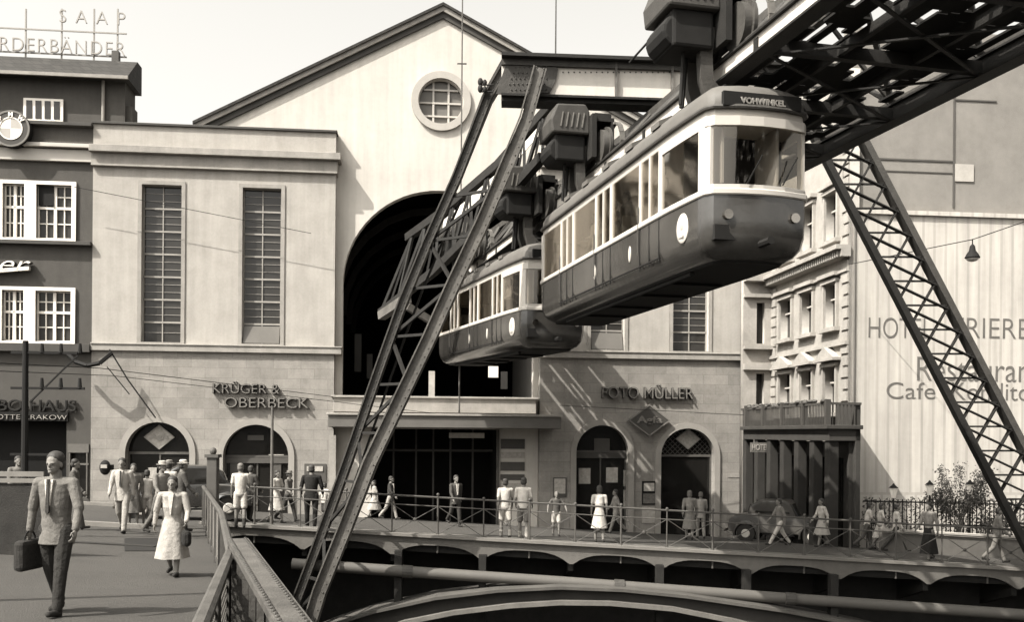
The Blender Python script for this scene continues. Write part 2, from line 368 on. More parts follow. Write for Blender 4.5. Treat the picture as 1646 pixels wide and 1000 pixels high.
# gable wall with the great arch and the oculus
gy = .50
ax0, az0 = L_(712, 26, -gy); lx0, lz0 = L_(330, 208, -gy); rx0, rz0 = L_(850, 104, -gy)
sl_ = (az0-lz0)/(ax0-lx0); sr_ = (az0-rz0)/(rx0-ax0)
ue0 = ax0-(az0-(zT-.05))/sl_; ue1 = ax0+(az0-(zT-.05))/sr_
hu0, hu1 = U(550, 600, -gy), U(857, 600, -gy); hz0 = Z(700, 638, -gy); hz1 = Z(703, 306, -gy)
ou, oz = L_(709, 163, -gy); rr = (U(745, 163, -gy)-U(673, 163, -gy))/2
en0, en1, enz = U(597, 700, -gy), U(800, 700, -gy), Z(700, 690, -gy)
b = MB(); b.mesh(panel([(ue0, BZ), (ue1, BZ), (ue1, zT-.05), (ax0, az0), (ue0, zT-.05)], [arch(hu0, hu1, hz0, hz1, 32), circ(ou, oz, rr), rect(en0, en1, BZ+.02, enz)], .5, gy))
b.build('gable_wall', M_gable, st, recalc=False)
b = MB(); b.mesh(panel(circ(ou, oz, rr*1.33), [circ(ou, oz, rr*1.02)], .16, gy-.13)); wn = b.build('round_window', mat('oculus_stone', .30, .9, .12, 2), st, recalc=False)
b = MB(); b.mesh(panel(circ(ou, oz, rr*1.03), [circ(ou, oz, rr*.97)], .12, gy+.05)); b.build('frame', M_cream, wn, recalc=False)
b = MB(); b.mesh(panel(circ(ou, oz, rr), [], .02, gy+.22)); b.build('pane', mat('oculus_glass', .12, .15, .1, 1), wn, recalc=False)
b = MB()
for k in (-1, 1): x = ou+k*rr*.34; hh = math.sqrt(rr**2-(rr*.34)**2); b.box(x-.04, x+.04, gy+.14, gy+.21, oz-hh, oz+hh)
for k in (-.62, 0, .62): hh = math.sqrt(rr**2-(rr*k)**2); z = oz+k*rr*.95-.03; b.box(ou-hh, ou+hh, gy+.13, gy+.21, z-.035, z+.035)
b.build('glazing_bar', M_cream, wn)
# raking cornice of the gable and roof
for (s_, ue) in ((sl_, ue0-.2), (-sr_, ue1+.2)):
    ze = az0-abs(s_)*abs(ue-ax0)
    def rb(o0, o1, y0, y1, m, nm):
        q = [(ax0, y0, az0+o0), (ue, y0, ze+o0), (ue, y0, ze+o1), (ax0, y0, az0+o1)]
        MB().prism(q, (0, y1-y0, 0)).build(nm, m, st)
    rb(-.10, .16, gy-.10, gy+.3, M_lead, 'raking_cornice'); rb(.16, .38, gy-.20, gy+.3, M_trim, 'raking_cornice'); rb(.38, .50, gy-.28, gy+24, M_slate, 'roof')  # dark lower band paints in the shadow under the cornice
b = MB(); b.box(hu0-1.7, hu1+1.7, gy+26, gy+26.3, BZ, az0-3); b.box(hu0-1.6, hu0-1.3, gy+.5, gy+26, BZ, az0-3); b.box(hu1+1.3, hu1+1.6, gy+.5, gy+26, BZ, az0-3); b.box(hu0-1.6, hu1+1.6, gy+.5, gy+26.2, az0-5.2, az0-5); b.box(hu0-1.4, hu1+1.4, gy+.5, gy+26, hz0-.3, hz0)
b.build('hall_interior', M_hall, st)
b = MB()
for (x, w_, z0, h) in ((hu0+.35, .30, 1.2, 1.7), (hu0+.9, .25, .9, 1.1), (hu1-1.1, .3, .5, .8)): b.box(x, x+w_, gy+3, gy+3.1, hz0+z0, hz0+z0+h)
each(b, 'hall_post', mat('hall_post_grey', .03, .8), st)
b = MB()
for k in range(5):
    yy = gy+2.5+k*4.5; cu_ = (hu0+hu1)/2; r_ = (hu1-hu0)/2+.7; zs_h = hz1-(hu1-hu0)/2
    for i in range(12): a_, c_a = math.pi*i/12, math.pi*(i+1)/12; b.bar((cu_+r_*math.cos(a_), yy, zs_h+r_*math.sin(a_)), (cu_+r_*math.cos(c_a), yy, zs_h+r_*math.sin(c_a)), .25, .3)
each(b, 'hall_rib', mat('hall_rib_steel', .035, .8), st)
up_ = U(694, 620, -gy-1.0); MB().box(up_-.13, up_+.13, gy+1.0, gy+1.3, hz0, hz0+1.15).build('hall_pier', mat('hall_pier_pale', .30, .8, .3, 4), st)
u_, z_ = L_(793, 598, -2.5); MB().box(u_-.22, u_+.22, gy+2.0, gy+2.1, z_-.25, z_+.25).build('platform_notice', M_white, st)
# wings behind, roofs, hall block sides
b = MB(); b.box(uL, uE-2.2, .56, 14, zS0, zT-.1); b.box(uE+4, uR, 1.2, 14, zS0, zT-.1) if False else None
b.box(uR0+.3, uR, .56+.6, 14, BZ, zT-.1); each(b, 'wing_block', mat('wing_block_grey', .2, .9), st)
# terrace wall, canopy and the entrance
c0, c1 = U(536, 650, .25), U(862, 650, .25)
MB().box(c0, c1, -.25, gy+.02, Z(700, 664, .25), Z(700, 641, .25)).build('terrace_wall', M_trim, st, bevel=.02)
MB().box(c0-.1, c1+.1, -.34, gy, Z(700, 641, .25), Z(700, 641, .25)+.09).build('terrace_cap', M_trim, st, bevel=.02)
k0, k1 = U(527, 680, 1.9), U(902, 680, 1.9); kz0, kz1 = Z(700, 688, 1.9), Z(700, 669, 1.9)
MB().box(k0, k1, -1.9, gy, kz0, kz1).build('canopy', mat('canopy_grey', .09, .7, .15, 2), st, bevel=.02)
MB().box(k0-.05, k1+.05, -1.98, gy, kz1, kz1+.09).build('canopy_edge', M_trim, st, bevel=.02)
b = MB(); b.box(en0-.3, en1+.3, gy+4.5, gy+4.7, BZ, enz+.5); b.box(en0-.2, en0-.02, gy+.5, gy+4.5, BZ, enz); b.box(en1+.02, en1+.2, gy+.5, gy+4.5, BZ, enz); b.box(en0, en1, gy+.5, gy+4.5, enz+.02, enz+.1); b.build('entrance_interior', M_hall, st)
b = MB()
for x in (en0+.9, en0+1.9, (en0+en1)/2, en1-1.9, en1-.9): b.box(x-.04, x+.04, gy+2.4, gy+2.5, BZ, enz)
b.box(en0, en1, gy+2.38, gy+2.5, enz-1.0, enz-.9); each(b, 'entrance_door', M_mid, st)
u_, z_ = L_(752, 700, -gy); MB().box(u_-.8, u_+.7, gy-.06, gy, z_-.12, z_+.1).build('entrance_fascia_sign', mat('fascia_paper', .35, .7, .3, 8), st)  # plain pale mottled board
b = MB(); x = U(800, 760, -gy)
for (y0_, y1_, g) in ((706, 722, 0), (727, 737, 1), (743, 757, 0), (763, 772, 0), (777, 787, 1)):
    MB().box(x+.12, x+1.15, gy-.05, gy, Z(825, y1_, -gy), Z(825, y0_, -gy)).build('notice_panel', M_poster if g else M_mid, st)
MB().box(x-.05, x+.05, gy-.1, gy, BZ, enz).build('entrance_jamb', M_mid, st)
x0_, x1_ = U(537, 760), U(567, 760)
MB().box(U(530), U(541), -.05, .0, BZ, Z(535, 700)).build('pilaster', M_trim, st)
# left wing base plinth & noticeboards
def board(pxa, pxb, pya, pyb, m, nm='notice_board', w_=.06):
    a = L_(pxa, pyb, w_); c = L_(pxb, pya, w_); return MB().box(a[0], c[0], -w_, 0.0, a[1], c[1]).build(nm, m, st)
board(489, 524, 746, 775, M_mid); board(493, 519, 750, 758, M_poster, 'poster', .09)
board(889, 911, 768, 800, M_mid); board(891, 909, 770, 794, M_poster, 'poster', .09)
board(1032, 1055, 774, 812, M_black); board(1035, 1052, 777, 790, M_poster, 'poster', .09); board(1034, 1054, 794, 810, mat('dark_poster', .1, .7, .5, 9), 'poster', .09); board(1032, 1055, 815, 841, M_poster, 'poster')
board(1170, 1200, 762, 768, M_trim, 'stone_band', .04)
# goods and door furniture behind the glass of the left arches
for (xa, xb, ya, yb, m) in ((212, 232, 760, 775, M_mid), (238, 252, 752, 772, M_poster), (262, 280, 757, 774, M_mid), (284, 298, 748, 770, M_poster), (398, 424, 700, 708, M_mid), (370, 386, 742, 770, M_mid), (432, 456, 731, 735, M_poster), (438, 452, 745, 772, M_mid)):
    a = L_(xa, yb, -.4); c = L_(xb, ya, -.4); MB().box(a[0], c[0], .37, .40, a[1], c[1]).build('picture_card', m, st)
# shop window contents at the third arch
for (xa, xb, ya, yb, m) in ((930, 949, 753, 778, M_poster), (974, 993, 752, 776, M_poster), (1002, 1012, 756, 782, M_poster), (1002, 1012, 788, 815, M_poster), (955, 980, 705, 726, M_mid)):
    a = L_(xa, yb, -.4); c = L_(xb, ya, -.4); MB().box(a[0], c[0], .37, .40, a[1], c[1]).build('picture_card', m, st)
# signs in letters: neon letters on the wall
M_neon = mat('neon_letter_face', .13, .5, .1, 3); M_neons = mat('neon_letter_side', .03, .6)
def letters(txt, px, py0, py1, pxe, parent, m_face=M_neon, dep=.22, name='letters', sh=0):
    u0, zb = L_(px, py1, dep); u1, zt = L_(px, py0, dep); ue = U(pxe, (py0+py1)/2, dep); h = zt-zb
    me = text_mesh(txt, h, dep-.02, Matrix.Identity(4), shear=sh, off=.006)
    xs_ = [v.co.x for v in me.vertices]; wd = max(xs_)-min(xs_); s = (ue-u0)/wd
    zc = zb; T = Matrix.Translation((u0, 0, zc)) @ Matrix.Diagonal((s, 1, 1, 1)) @ Matrix.Translation((-min(xs_), 0, 0))
    me.transform(T); MB().mesh(me).build(name, M_neons, parent, recalc=False)
    me2 = text_mesh(txt, h, .02, Matrix.Identity(4), shear=sh, off=-.008); me2.transform(Matrix.Translation((0, -dep+.02, 0)) @ T); MB().mesh(me2).build(name, m_face, parent, recalc=False)
def sgn(name, label, px, py):
    q = hit(px, py, P0, NF); return thing(name, label, 'sign', q, AL)
def relet(t, fn):
    # build in station frame then move children into the sign's frame
    before = set(bpy.data.objects); fn(st); new = [o for o in bpy.data.objects if o not in before]
    T = MW[t.name].inverted() @ MW[st.name]
    for o in new: o.data.transform(T); o.parent = t
s1 = sgn('shop_sign', 'two-line neon letters reading KRÜGER & OBERBECK above the second left arch', 420, 640)
relet(s1, lambda s: (letters('KRÜGER &', 341, 616, 632, 450, s), letters('OBERBECK', 360, 638, 655, 497, s)))
s2 = sgn('shop_sign', 'neon letters reading FOTO MÜLLER on the right wing', 1040, 632)
relet(s2, lambda s: letters('FOTO MÜLLER', 968, 621, 640, 1115, s))
def diamond(s, cx, cy, hw, hh, dep, m, mr, txt, tm, wall=0):
    u, z = L_(cx, cy, dep+wall if wall >= 0 else dep+wall); a = (U(cx+hw, cy, dep)-U(cx-hw, cy, dep))/2; e = (Z(cx, cy-hh, dep)-Z(cx, cy+hh, dep))/2
    y = -dep-wall
    MB().prism([(u-a, y, z), (u, y, z-e), (u+a, y, z), (u, y, z+e)], (0, max(.05, min(dep, .15)), 0)).build('sign_board', m, s)
    b = MB(); b.mesh(panel([(u-a, z), (u, z-e), (u+a, z), (u, z+e)], [[(u-a*.9, z), (u, z-e*.9), (u+a*.9, z), (u, z+e*.9)]], .03, y-.02)); b.build('sign_rim', mr, s, recalc=False)
    if txt:
        h = e*.42; me = text_mesh(txt, h, .03, Matrix.Identity(4), off=.012); xs_ = [v.co.x for v in me.vertices]; s_ = a*1.2/(max(xs_)-min(xs_))
        me.transform(Matrix.Translation((u, y, z-h*.35)) @ Matrix.Rotation(R(0), 4, 'Y') @ Matrix.Diagonal((s_, 1, 1, 1)) @ Matrix.Translation((-(max(xs_)+min(xs_))/2, 0, 0))); MB().mesh(me).build('letters', tm, s, recalc=False)
s3 = sgn('diamond_sign', 'dark diamond sign with script word Agfa between the two right arches', 1044, 676)
relet(s3, lambda s: diamond(s, 1044, 676, 34, 26, .25, mat('sign_dark', .05, .4), M_neon, 'Agfa', M_neon))
s4 = sgn('diamond_sign', 'white diamond sign in the head of the leftmost arch', 256, 703)
relet(s4, lambda s: diamond(s, 256, 703, 25, 20, -.30, M_poster, M_trim, 'Agfa', mat('sign_grey', .22, .5)))
s5 = sgn('diamond_sign', 'pale diamond sign behind lattice in the head of the right doorway', 1106, 708)
relet(s5, lambda s: diamond(s, 1106, 706, 20, 17, -.30, M_poster, M_trim, '', M_neon))
# ------------------------------------------------------------------ left building
lb = thing('office_building', 'grey rendered corner building with white window frames left of the station', 'building', (0, D0, 0), AL)
u0 = U(-160)
W1 = [(U(2), U(37)), (U(56), U(113))]; W0_ = [(U(-60), U(-12)), (U(-140), U(-80))]
rowsL = [(Z(60, 383), Z(60, 296)), (Z(60, 549), Z(60, 467))]
holes = [rect(a, c, z0, z1) for (z0, z1) in rowsL for (a, c) in W1+W0_]
zG = Z(60, 560)
b = MB(); b.mesh(panel(rect(u0, uL-.01, zG, Z(80, 200)), holes, .5, .06)); b.build('wall', M_grey, lb, recalc=False)
for (z0, z1) in rowsL:
    for (ga, gb) in (((-160, 119)),):
        a, c = U(-145), U(120)
        hs = [rect(x0, x1, z0, z1) for x0, x1 in W1+W0_]
        b = MB(); b.mesh(panel(rect(a, c, z0-.10, z1+.14), hs, .10, -.03)); b.build('window_surround', M_white, lb, recalc=False)
    for x0, x1 in W1+W0_:
        wn = MB().box(x0, x1, .26, .28, z0, z1).build('window', mat('office_glass', .03, .1, .1, 1), lb)
        b = MB(); xm = (x0+x1)/2; zt = z0+(z1-z0)*.58
        b.box(x0, x0+.06, .18, .26, z0, z1); b.box(x1-.06, x1, .18, .26, z0, z1); b.box(x0, x1, .18, .26, z0, z0+.06); b.box(x0, x1, .18, .26, z1-.05, z1)
        b.box(xm-.055, xm+.055, .16, .26, z0, z1); b.box(x0, x1, .16, .26, zt-.05, zt+.05)
        for q in ((x0+xm)/2, (x1+xm)/2): b.box(q-.02, q+.02, .2, .26, z0, z1)
        for q in (z0+(zt-z0)/2, zt+(z1-zt)/2): b.box(x0, x1, .2, .26, q-.02, q+.02)
        b.build('frame', M_white, wn)
x0, x1 = W1[1]; z0, z1 = rowsL[0]
MB().box(x0+.05, (x0+x1)/2-.05, .12, .15, z0+(z1-z0)*.62, z1-.03).build('open_window_sash', M_black, lb)
for pa, pb, pr, m, nm in ((388, 394, .22, M_lead, 'ledge'), (553, 566, .22, M_lead, 'ledge'), (240, 259, .10, M_cream, 'cornice'), (232, 238, .30, M_cream, 'cornice'), (197, 202, .2, M_lead, 'parapet_cap')):
    MB().box(u0, uL-.02 if nm != 'cornice' else uL-.03, -pr, .3, Z(80, pb), Z(80, pa)).build(nm, m, lb, bevel=.01)
# ground floor of left building
zsg = Z(60, 676); sh0, sh1 = U(-140), U(107)
b = MB(); b.mesh(panel(rect(u0, uL-.01, BZ, zG), [rect(sh0, sh1, BZ+.02, zsg), rect(U(112), U(142), Z(130, 800), Z(130, 722))], .5, .05)); b.build('ground_floor_wall', mat('shop_wall_grey', .055, .9, .15, 1, .3), lb, recalc=False)
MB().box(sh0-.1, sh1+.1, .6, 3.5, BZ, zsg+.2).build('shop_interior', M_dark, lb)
b = MB(); b.box(U(110), U(144), -.04, .05, Z(130, 728), Z(130, 714)); b.box(U(110), U(144), -.03, .05, Z(130, 748), Z(130, 745)); b.box(U(112), U(114), -.03, .05, Z(130, 800), Z(130, 722)); b.box(U(140), U(142), -.03, .05, Z(130, 800), Z(130, 722)); b.build('showcase_frame', M_conc, lb)
MB().box(U(112), U(142), .3, .34, Z(130, 800), Z(130, 722)).build('showcase_glass', M_glass, lb)
MB().box(sh0, sh1+.1, -.12, .05, Z(60, 677), Z(60, 663)).build('shop_fascia', M_black, lb)
def ltag(t):
    return t
sL1 = sgn('shop_sign', 'dark block letters reading BO-HAUS over the left shop', 60, 650)
relet(sL1, lambda s: letters('LEBO-HAUS', -34, 641, 660, 122, s, mat('dark_letter', .015, .5), .12))
sL2 = sgn('shop_sign', 'small white letters reading LOTTE KRAKOW on black fascia', 60, 670)
relet(sL2, lambda s: letters('LOTTE KRAKOW', -14, 666, 674, 108, s, M_cream, .16))
sL3 = sgn('wall_sign', 'white script letters ending in er with a bar beneath on the grey wall', 20, 420)
def scr(s):
    letters('nner', -60, 407, 434, 50, s, M_white, .25, sh=.35)
    a = L_(-70, 443, .25); c = L_(46, 433, .25)
    MB().prism([(a[0], -.25, a[1]), (c[0], -.25, c[1]-.02), (c[0], -.25, c[1]+.12), (a[0], -.25, a[1]+.14)], (0, .2, 0)).build('underline', M_white, s)
relet(sL3, scr)
# round badge sign
sL4 = sgn('round_sign', 'big round emblem sign with four quarters on the parapet at far left', 18, 206)
def rnd(s):
    u, z = L_(17, 206, .5); r = 27*(42/1600)
    def ring(r0, r1, y, m, nm): b = MB(); b.mesh(panel(circ(u, z, r1), [circ(u, z, r0)] if r0 else [], .06, y)); b.build(nm, m, s, recalc=False)
    b = MB(); b.mesh(panel(circ(u, z, r), [], .38, -.45)); b.build('drum', M_black, s, recalc=False)
    ring(r*.62, r*.95, -.49, mat('badge_dark', .05, .4), 'ring'); ring(r*.92, r*1.02, -.51, M_neon, 'rim'); ring(r*.58, r*.64, -.51, M_white, 'rim')
    for k in range(4):
        pts = [(u, z)]+[(u+r*.6*math.cos(math.pi/2*k+math.pi/16*i), z+r*.6*math.sin(math.pi/2*k+math.pi/16*i)) for i in range(9)]
        b = MB(); b.mesh(panel(pts, [], .03, -.49)); b.build('quarter', M_white if k % 2 else mat('badge_pale', .3, .4), s, recalc=False)
    for ch, an in (('B', 135), ('M', 90), ('W', 45)):
        h = r*.24; me = text_mesh(ch, h, .03, Matrix.Identity(4), off=.01); xs_ = [v.co.x for v in me.vertices]
        me.transform(Matrix.Translation((u+r*.78*math.cos(R(an)), -.50, z+r*.78*math.sin(R(an)))) @ Matrix.Rotation(-R(an-90), 4, 'Y') @ Matrix.Translation((-(max(xs_)+min(xs_))/2, 0, -h/2))); MB().mesh(me).build('letter', M_white, s, recalc=False)
relet(sL4, rnd)
# set-back attic storey
ay = 2.5
a0 = L_(-160, 190, -ay); a1 = L_(207, 124, -ay)
MB().box(a0[0], a1[0]-.15, ay, ay+1.6, Z(60, 240), Z(100, 126, -ay)).build('attic_wall', M_grey, lb)
ze, zr = Z(100, 128, -ay), Z(100, 94, -ay-1)
MB().prism([(a0[0], ay-.5, ze), (a0[0], ay-.5, ze+.12), (a0[0], ay+1.0, zr), (a0[0], ay+1.7, zr), (a0[0], ay+1.7, ze)], (a1[0]-a0[0]+.1, 0, 0)).build('roof', M_slate, lb)
MB().box(a0[0], a1[0]+.12, ay-.62, ay-.50, ze-.04, ze+.10).build('gutter', M_trim, lb)
MB().tube((U(167, 160, -ay), ay-.1, ze), (U(167, 160, -ay), ay-.1, Z(100, 196, -ay)), .07).build('downpipe', M_trim, lb)
wa = L_(38, 193, -ay+.05); wb = L_(102, 160, -ay+.05)
wn = MB().box(wa[0], wb[0], ay-.1, ay, wa[1], wb[1]).build('window', M_white, lb)
b = MB(); n = 4
for i in range(n):
    x = wa[0]+.12+(wb[0]-wa[0]-.12)*i/n; b.box(x, x+(wb[0]-wa[0])/n-.16, ay-.12, ay-.1, wa[1]+.08, wb[1]-.1)
b.build('pane', M_glass, wn)
MB().box(L_(205, 170, -ay)[0]-.3, L_(211, 170, -ay)[0], ay+.2, ay+1, Z(60, 230), Z(205, 168, -ay)).build('chimney', M_grey, lb)
# roof-top lettering
ry = 3.8
rs = thing('roof_sign', 'skeletal roof-top letters reading FÖRDERBÄNDER on the far left roof', 'sign', MW[st.name] @ Vector((U(100, 60, -ry), ry, zr)), AL)
def rsg(s):
    for txt, xa, xe, ya, yb in (('FÖRDERBÄNDER', -42, 202, 56, 79), ('SAAP', 96, 202, 14, 36)):
        u0_, zb = L_(xa, yb, -ry); ue_ = U(xe, ya, -ry); zt_ = Z(xa, ya, -ry)
        me = text_mesh(txt, zt_-zb, .08, Matrix.Identity(4), off=-.012, space=1.15 if txt[0] == 'F' else 1.9); xs_ = [v.co.x for v in me.vertices]
        me.transform(Matrix.Translation((u0_, ry, zb)) @ Matrix.Diagonal(((ue_-u0_)/(max(xs_)-min(xs_)), 1, 1, 1)) @ Matrix.Translation((-min(xs_), 0, 0)))
        MB().mesh(me).build('letters', mat('roof_letter', .24, .6), s, recalc=False)
    b = MB()
    for yy in (46, 84): b.box(U(-42, yy, -ry), U(203, yy, -ry), ry+.05, ry+.1, Z(60, yy, -ry)-.03, Z(60, yy, -ry)+.03)
    for xx in (-20, 40, 98, 150, 188): b.box(U(xx, 50, -ry)-.03, U(xx, 50, -ry)+.03, ry+.08, ry+.14, zr-.1, Z(xx, 12, -ry))
    b.build('lattice_frame', mat('sign_frame_grey', .22, .6), s)
    MB().box(U(186, 88, -ry)-.15, U(186, 88, -ry)+.15, ry-.1, ry+.2, zr, Z(186, 82, -ry)).build('junction_box', M_mid, s)
relet(rs, rsg)
# ------------------------------------------------------------------ hotel on the right
HC = Vector((X(1363, 35), 35, 0)); ht = thing('hotel', 'stucco hotel with pedimented side windows and big painted blank wall on the right', 'hotel', HC, AL)
HI = MW[ht.name].inverted(); HX = Vector((math.cos(AL), math.sin(AL), 0))
def S_(px, py, w_=0): q = HI @ hit(px, py, HC-HX*w_, HX); return q.y, q.z    # side facade (local x = -w_)
def B_(px, py, w_=0): q = HI @ hit(px, py, HC-NF*w_, NF); return q.x, q.z     # blank wall (local y = -w_)
YE = 7.4; zg0 = -3.2; zTop = B_(1366, 40)[1]; zWall = B_(1500, 345)[1]
zh = S_(1362, 668)[1]
SM = Matrix(((0, 1, 0, 0), (-1, 0, 0, 0), (0, 0, 1, 0), (0, 0, 0, 1))).inverted()   # panel x -> local y ; panel y -> local -x... (fixed below)
def side(outline, holes, t, w_):
    me = panel(outline, holes, t, 0)    # x=u,z ; y 0..t
    me.transform(Matrix(((0, 1, 0, -w_), (-1, 0, 0, 0), (0, 0, 1, 0), (0, 0, 0, 1))))  # u -> -y
    return me
def fl(poly): return [(-a, z) for a, z in poly]
cols = [1336, 1298, 1264]; rowsH = [(528, 456), (664, 590), (388, 312)]
hol = []; winsH = []
zref = {}
for k, (yb, yt) in enumerate(rowsH):
    z0, z1 = S_(1336, yb)[1], S_(1336, yt)[1]
    for cxx in cols:
        ya = S_(cxx+10, 500)[0]; yb_ = S_(cxx-9, 500)[0]; hol.append(rect(ya, yb_, z0, z1)); winsH.append((ya, yb_, z0, z1, k))
b = MB(); b.mesh(side(fl(rect(0, YE, zh, zTop-1.5)), [fl(h) for h in hol], .35, 0)); b.build('side_wall', M_hotel, ht, recalc=True)
MB().box(.30, .36, .1, YE-.1, zh, zTop-2).build('side_glass', M_glass, ht)
for (ya, yb_, z0, z1, k) in winsH:
    b = MB()
    b.box(-.10, 0, ya-.12, ya, z0, z1); b.box(-.10, 0, yb_, yb_+.12, z0, z1); b.box(-.22, 0, ya-.22, yb_+.22, z0-.14, z0); b.box(-.16, 0, ya-.15, yb_+.15, z1, z1+.12)
    if k == 1: b.prism([(-.3, ya-.3, z1+.30), (-.3, yb_+.3, z1+.30), (-.3, (ya+yb_)/2, z1+.72)], (.3, 0, 0)); b.box(-.32, 0, ya-.34, yb_+.34, z1+.2, z1+.30)
    else: b.box(-.26, 0, ya-.24, yb_+.24, z1+.2, z1+.34)
    wn = b.build('window', M_hotel, ht)
    b = MB(); ym = (ya+yb_)/2; b.box(.2, .26, ym-.04, ym+.04, z0, z1); b.box(.2, .26, ya, yb_, z0+(z1-z0)*.65, z0+(z1-z0)*.65+.06); b.build('frame', M_cream, wn)
zc = S_(1362, 398)[1]
for (z0, z1, w_) in ((zc-.10, zc+.06, .55), (zc-.35, zc-.10, .35), (zc-.85, zc-.75, .12)): MB().box(-w_, 0, -.12 if w_ > .3 else 0, YE, z0, z1).build('cornice', M_hotel, ht)
zc2 = S_(1350, 545)[1]; MB().box(-.14, 0, 0, YE, zc2-.25, zc2-.12).build('cornice', M_hotel, ht)
b = MB()
for i in range(26):
    z = zh+.1+i*.42
    if z+.3 < zTop-1.6: b.box(-.06, 0, 0.02, .55 if i % 2 else .4, z, z+.34); b.box(-.06, 0, YE-.5, YE, z, z+.34)
each(b, 'quoin', M_hotel, ht)
b = MB()
for i in range(40): b.box(-.42, -.32, .05+i*.185, .13+i*.185, zc-.34, zc-.12)
b.build('dentil', M_hotel, ht)
MB().box(-.02, 0, .6, YE-.6, zTop-1.5, zTop-1.4).build('cornice', M_hotel, ht)
# return section facing the viewer next to the station
q0 = HI @ P(1204, 500, 42.4); rx = q0.x-.3
wa, wb = (HI @ P(1215, 500, 42.4)).x, (HI @ P(1228, 500, 42.4)).x
zz = [(HI @ P(1220, y_, 42.4)).z for y_ in (553, 487, 665, 601)]
b = MB(); b.mesh(panel(rect(rx, 0, zg0, zTop-1.5), [rect(wa, wb, zz[0], zz[1]), rect(wa, wb, zz[2], zz[3])], .3, YE)); b.build('return_wall', M_hotel, ht, recalc=False)
MB().box(rx, -.05, YE+.28, YE+.33, zg0, zTop-2).build('return_glass', M_glass, ht)
for z0, z1, w_ in ((zc-.15, zc+.05, .4), (zz[0]-.25, zz[0]-.1, .25), (zz[2]-.3, zz[2]-.1, .3), (zz[3]+.15, zz[3]+.4, .2), (zz[1]+.2, zz[1]+.35, .2)): MB().box(rx, 0, YE-w_, YE, z0, z1).build('cornice', M_hotel, ht)
# ground floor bay and balcony (projecting), girder shadow held in the dark colour
zb0, zb1, zbt = S_(1362, 722, 1.3)[1], S_(1362, 692, 1.3)[1], S_(1362, 656, 1.3)[1]
zq = S_(1362, 690)[1]
b = MB()
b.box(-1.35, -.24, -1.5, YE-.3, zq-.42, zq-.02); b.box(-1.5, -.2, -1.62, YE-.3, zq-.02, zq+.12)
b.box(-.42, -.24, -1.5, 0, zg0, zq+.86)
b.build('balcony_slab', M_shade_stone, ht, bevel=.02)
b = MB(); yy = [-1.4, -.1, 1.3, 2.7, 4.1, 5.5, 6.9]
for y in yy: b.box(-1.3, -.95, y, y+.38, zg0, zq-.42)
each(b, 'column', mat('shade_toned_column', .028, .9, .25, 1.5, .4), ht, bevel=.03)  # columns darkened as if the girder's shadow covered them
MB().box(-.55, -.3, -1.3, YE-.3, zg0, zq-.45).build('ground_floor_wall', M_shade_stone, ht)
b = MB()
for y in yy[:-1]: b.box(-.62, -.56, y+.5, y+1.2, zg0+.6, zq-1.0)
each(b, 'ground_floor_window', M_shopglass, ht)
b = MB(); y = -1.55
b.box(-1.45, -1.38, -1.55, YE-.3, zq+.80, zq+.88); b.box(-1.45, -.25, -1.57, -1.50, zq+.80, zq+.88)
while y < YE-.4: b.box(-1.43, -1.40, y, y+.035, zq+.12, zq+.8); y += .13
x = -1.4
while x < -.4: b.box(x, x+.035, -1.55, -1.52, zq+.12, zq+.8); x += .13
for y in (-1.6, .4, 2.4, 4.4, 6.4): b.box(-1.5, -1.33, y, y+.17, zq+.12, zq+.98)
b.build('balcony_railing', mat('wrought_iron', .05, .6), ht)
b = MB()
random.seed(3)
for i in range(60):
    y = random.uniform(-1.4, 6.5); b.ell((-1.35+random.uniform(-.1, .1), y, zq+.85+random.uniform(0, .12)), .1, .14, .07, 6, 4)
b.build('balcony_plants', M_leaf, ht)
# blank wall with painted lettering
b = MB(); b.box(0, 26, 0, .5, zg0, zWall); b.build('blank_wall', M_hotelwall, ht)
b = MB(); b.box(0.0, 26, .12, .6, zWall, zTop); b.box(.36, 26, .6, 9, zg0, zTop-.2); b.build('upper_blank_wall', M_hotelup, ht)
MB().box(-.02, 26, -.10, .3, zWall-.05, zWall+.10).build('wall_coping', M_hotelwall, ht)
xa = B_(1536, 200)[0]; z1_, z2_ = B_(1480, 256)[1], B_(1480, 275)[1]
b = MB(); b.box(1.0, xa, .09, .12, z1_-.03, z1_+.03); b.box(1.0, xa, .095, .12, z2_-.02, z2_+.02); b.box(xa-.03, xa+.03, .085, .12, zWall+.3, B_(1536, 150)[1]); b.box(xa, xa+1.6, .088, .12, B_(1536, 158)[1]-.03, B_(1536, 158)[1]+.02); b.build('render_joint', mat('joint_dark', .07, .9), ht)
MB().box(xa+.05, xa+.75, .08, .118, B_(1536, 290)[1], B_(1536, 262)[1]).build('patched_render', mat('patch', .32, .9, .2, 2), ht)
def wtext(s, px, pe, ya, yb, m=M_letter, off=0):
    x0_, z0_ = B_(px, yb); x1_ = B_(pe, yb)[0]; z1_ = B_(px, ya)[1]
    me = text_mesh(s, z1_-z0_, .012, Matrix.Identity(4), off=off); xs_ = [v.co.x for v in me.vertices]
    me.transform(Matrix.Translation((x0_, 0, z0_)) @ Matrix.Diagonal(((x1_-x0_)/(max(xs_)-min(xs_)), 1, 1, 1)) @ Matrix.Translation((-min(xs_), 0, 0))); MB().mesh(me).build('painted_lettering', m, ht, recalc=False)
wtext('HOTEL', 1396, 1497, 508, 543, off=-.012); wtext('TRIERER', 1525, 1680, 508, 543, off=-.012); wtext('Restaurant', 1474, 1672, 571, 612, off=-.008); wtext('Cafe', 1425, 1503, 613, 641, off=-.006); wtext('Konditorei', 1530, 1697, 613, 643, off=-.006)
MB().box(B_(1372, 300)[0], B_(1372, 300)[0]+.06, -.06, 0, zg0, zWall).build('downpipe', M_hotelup, ht)
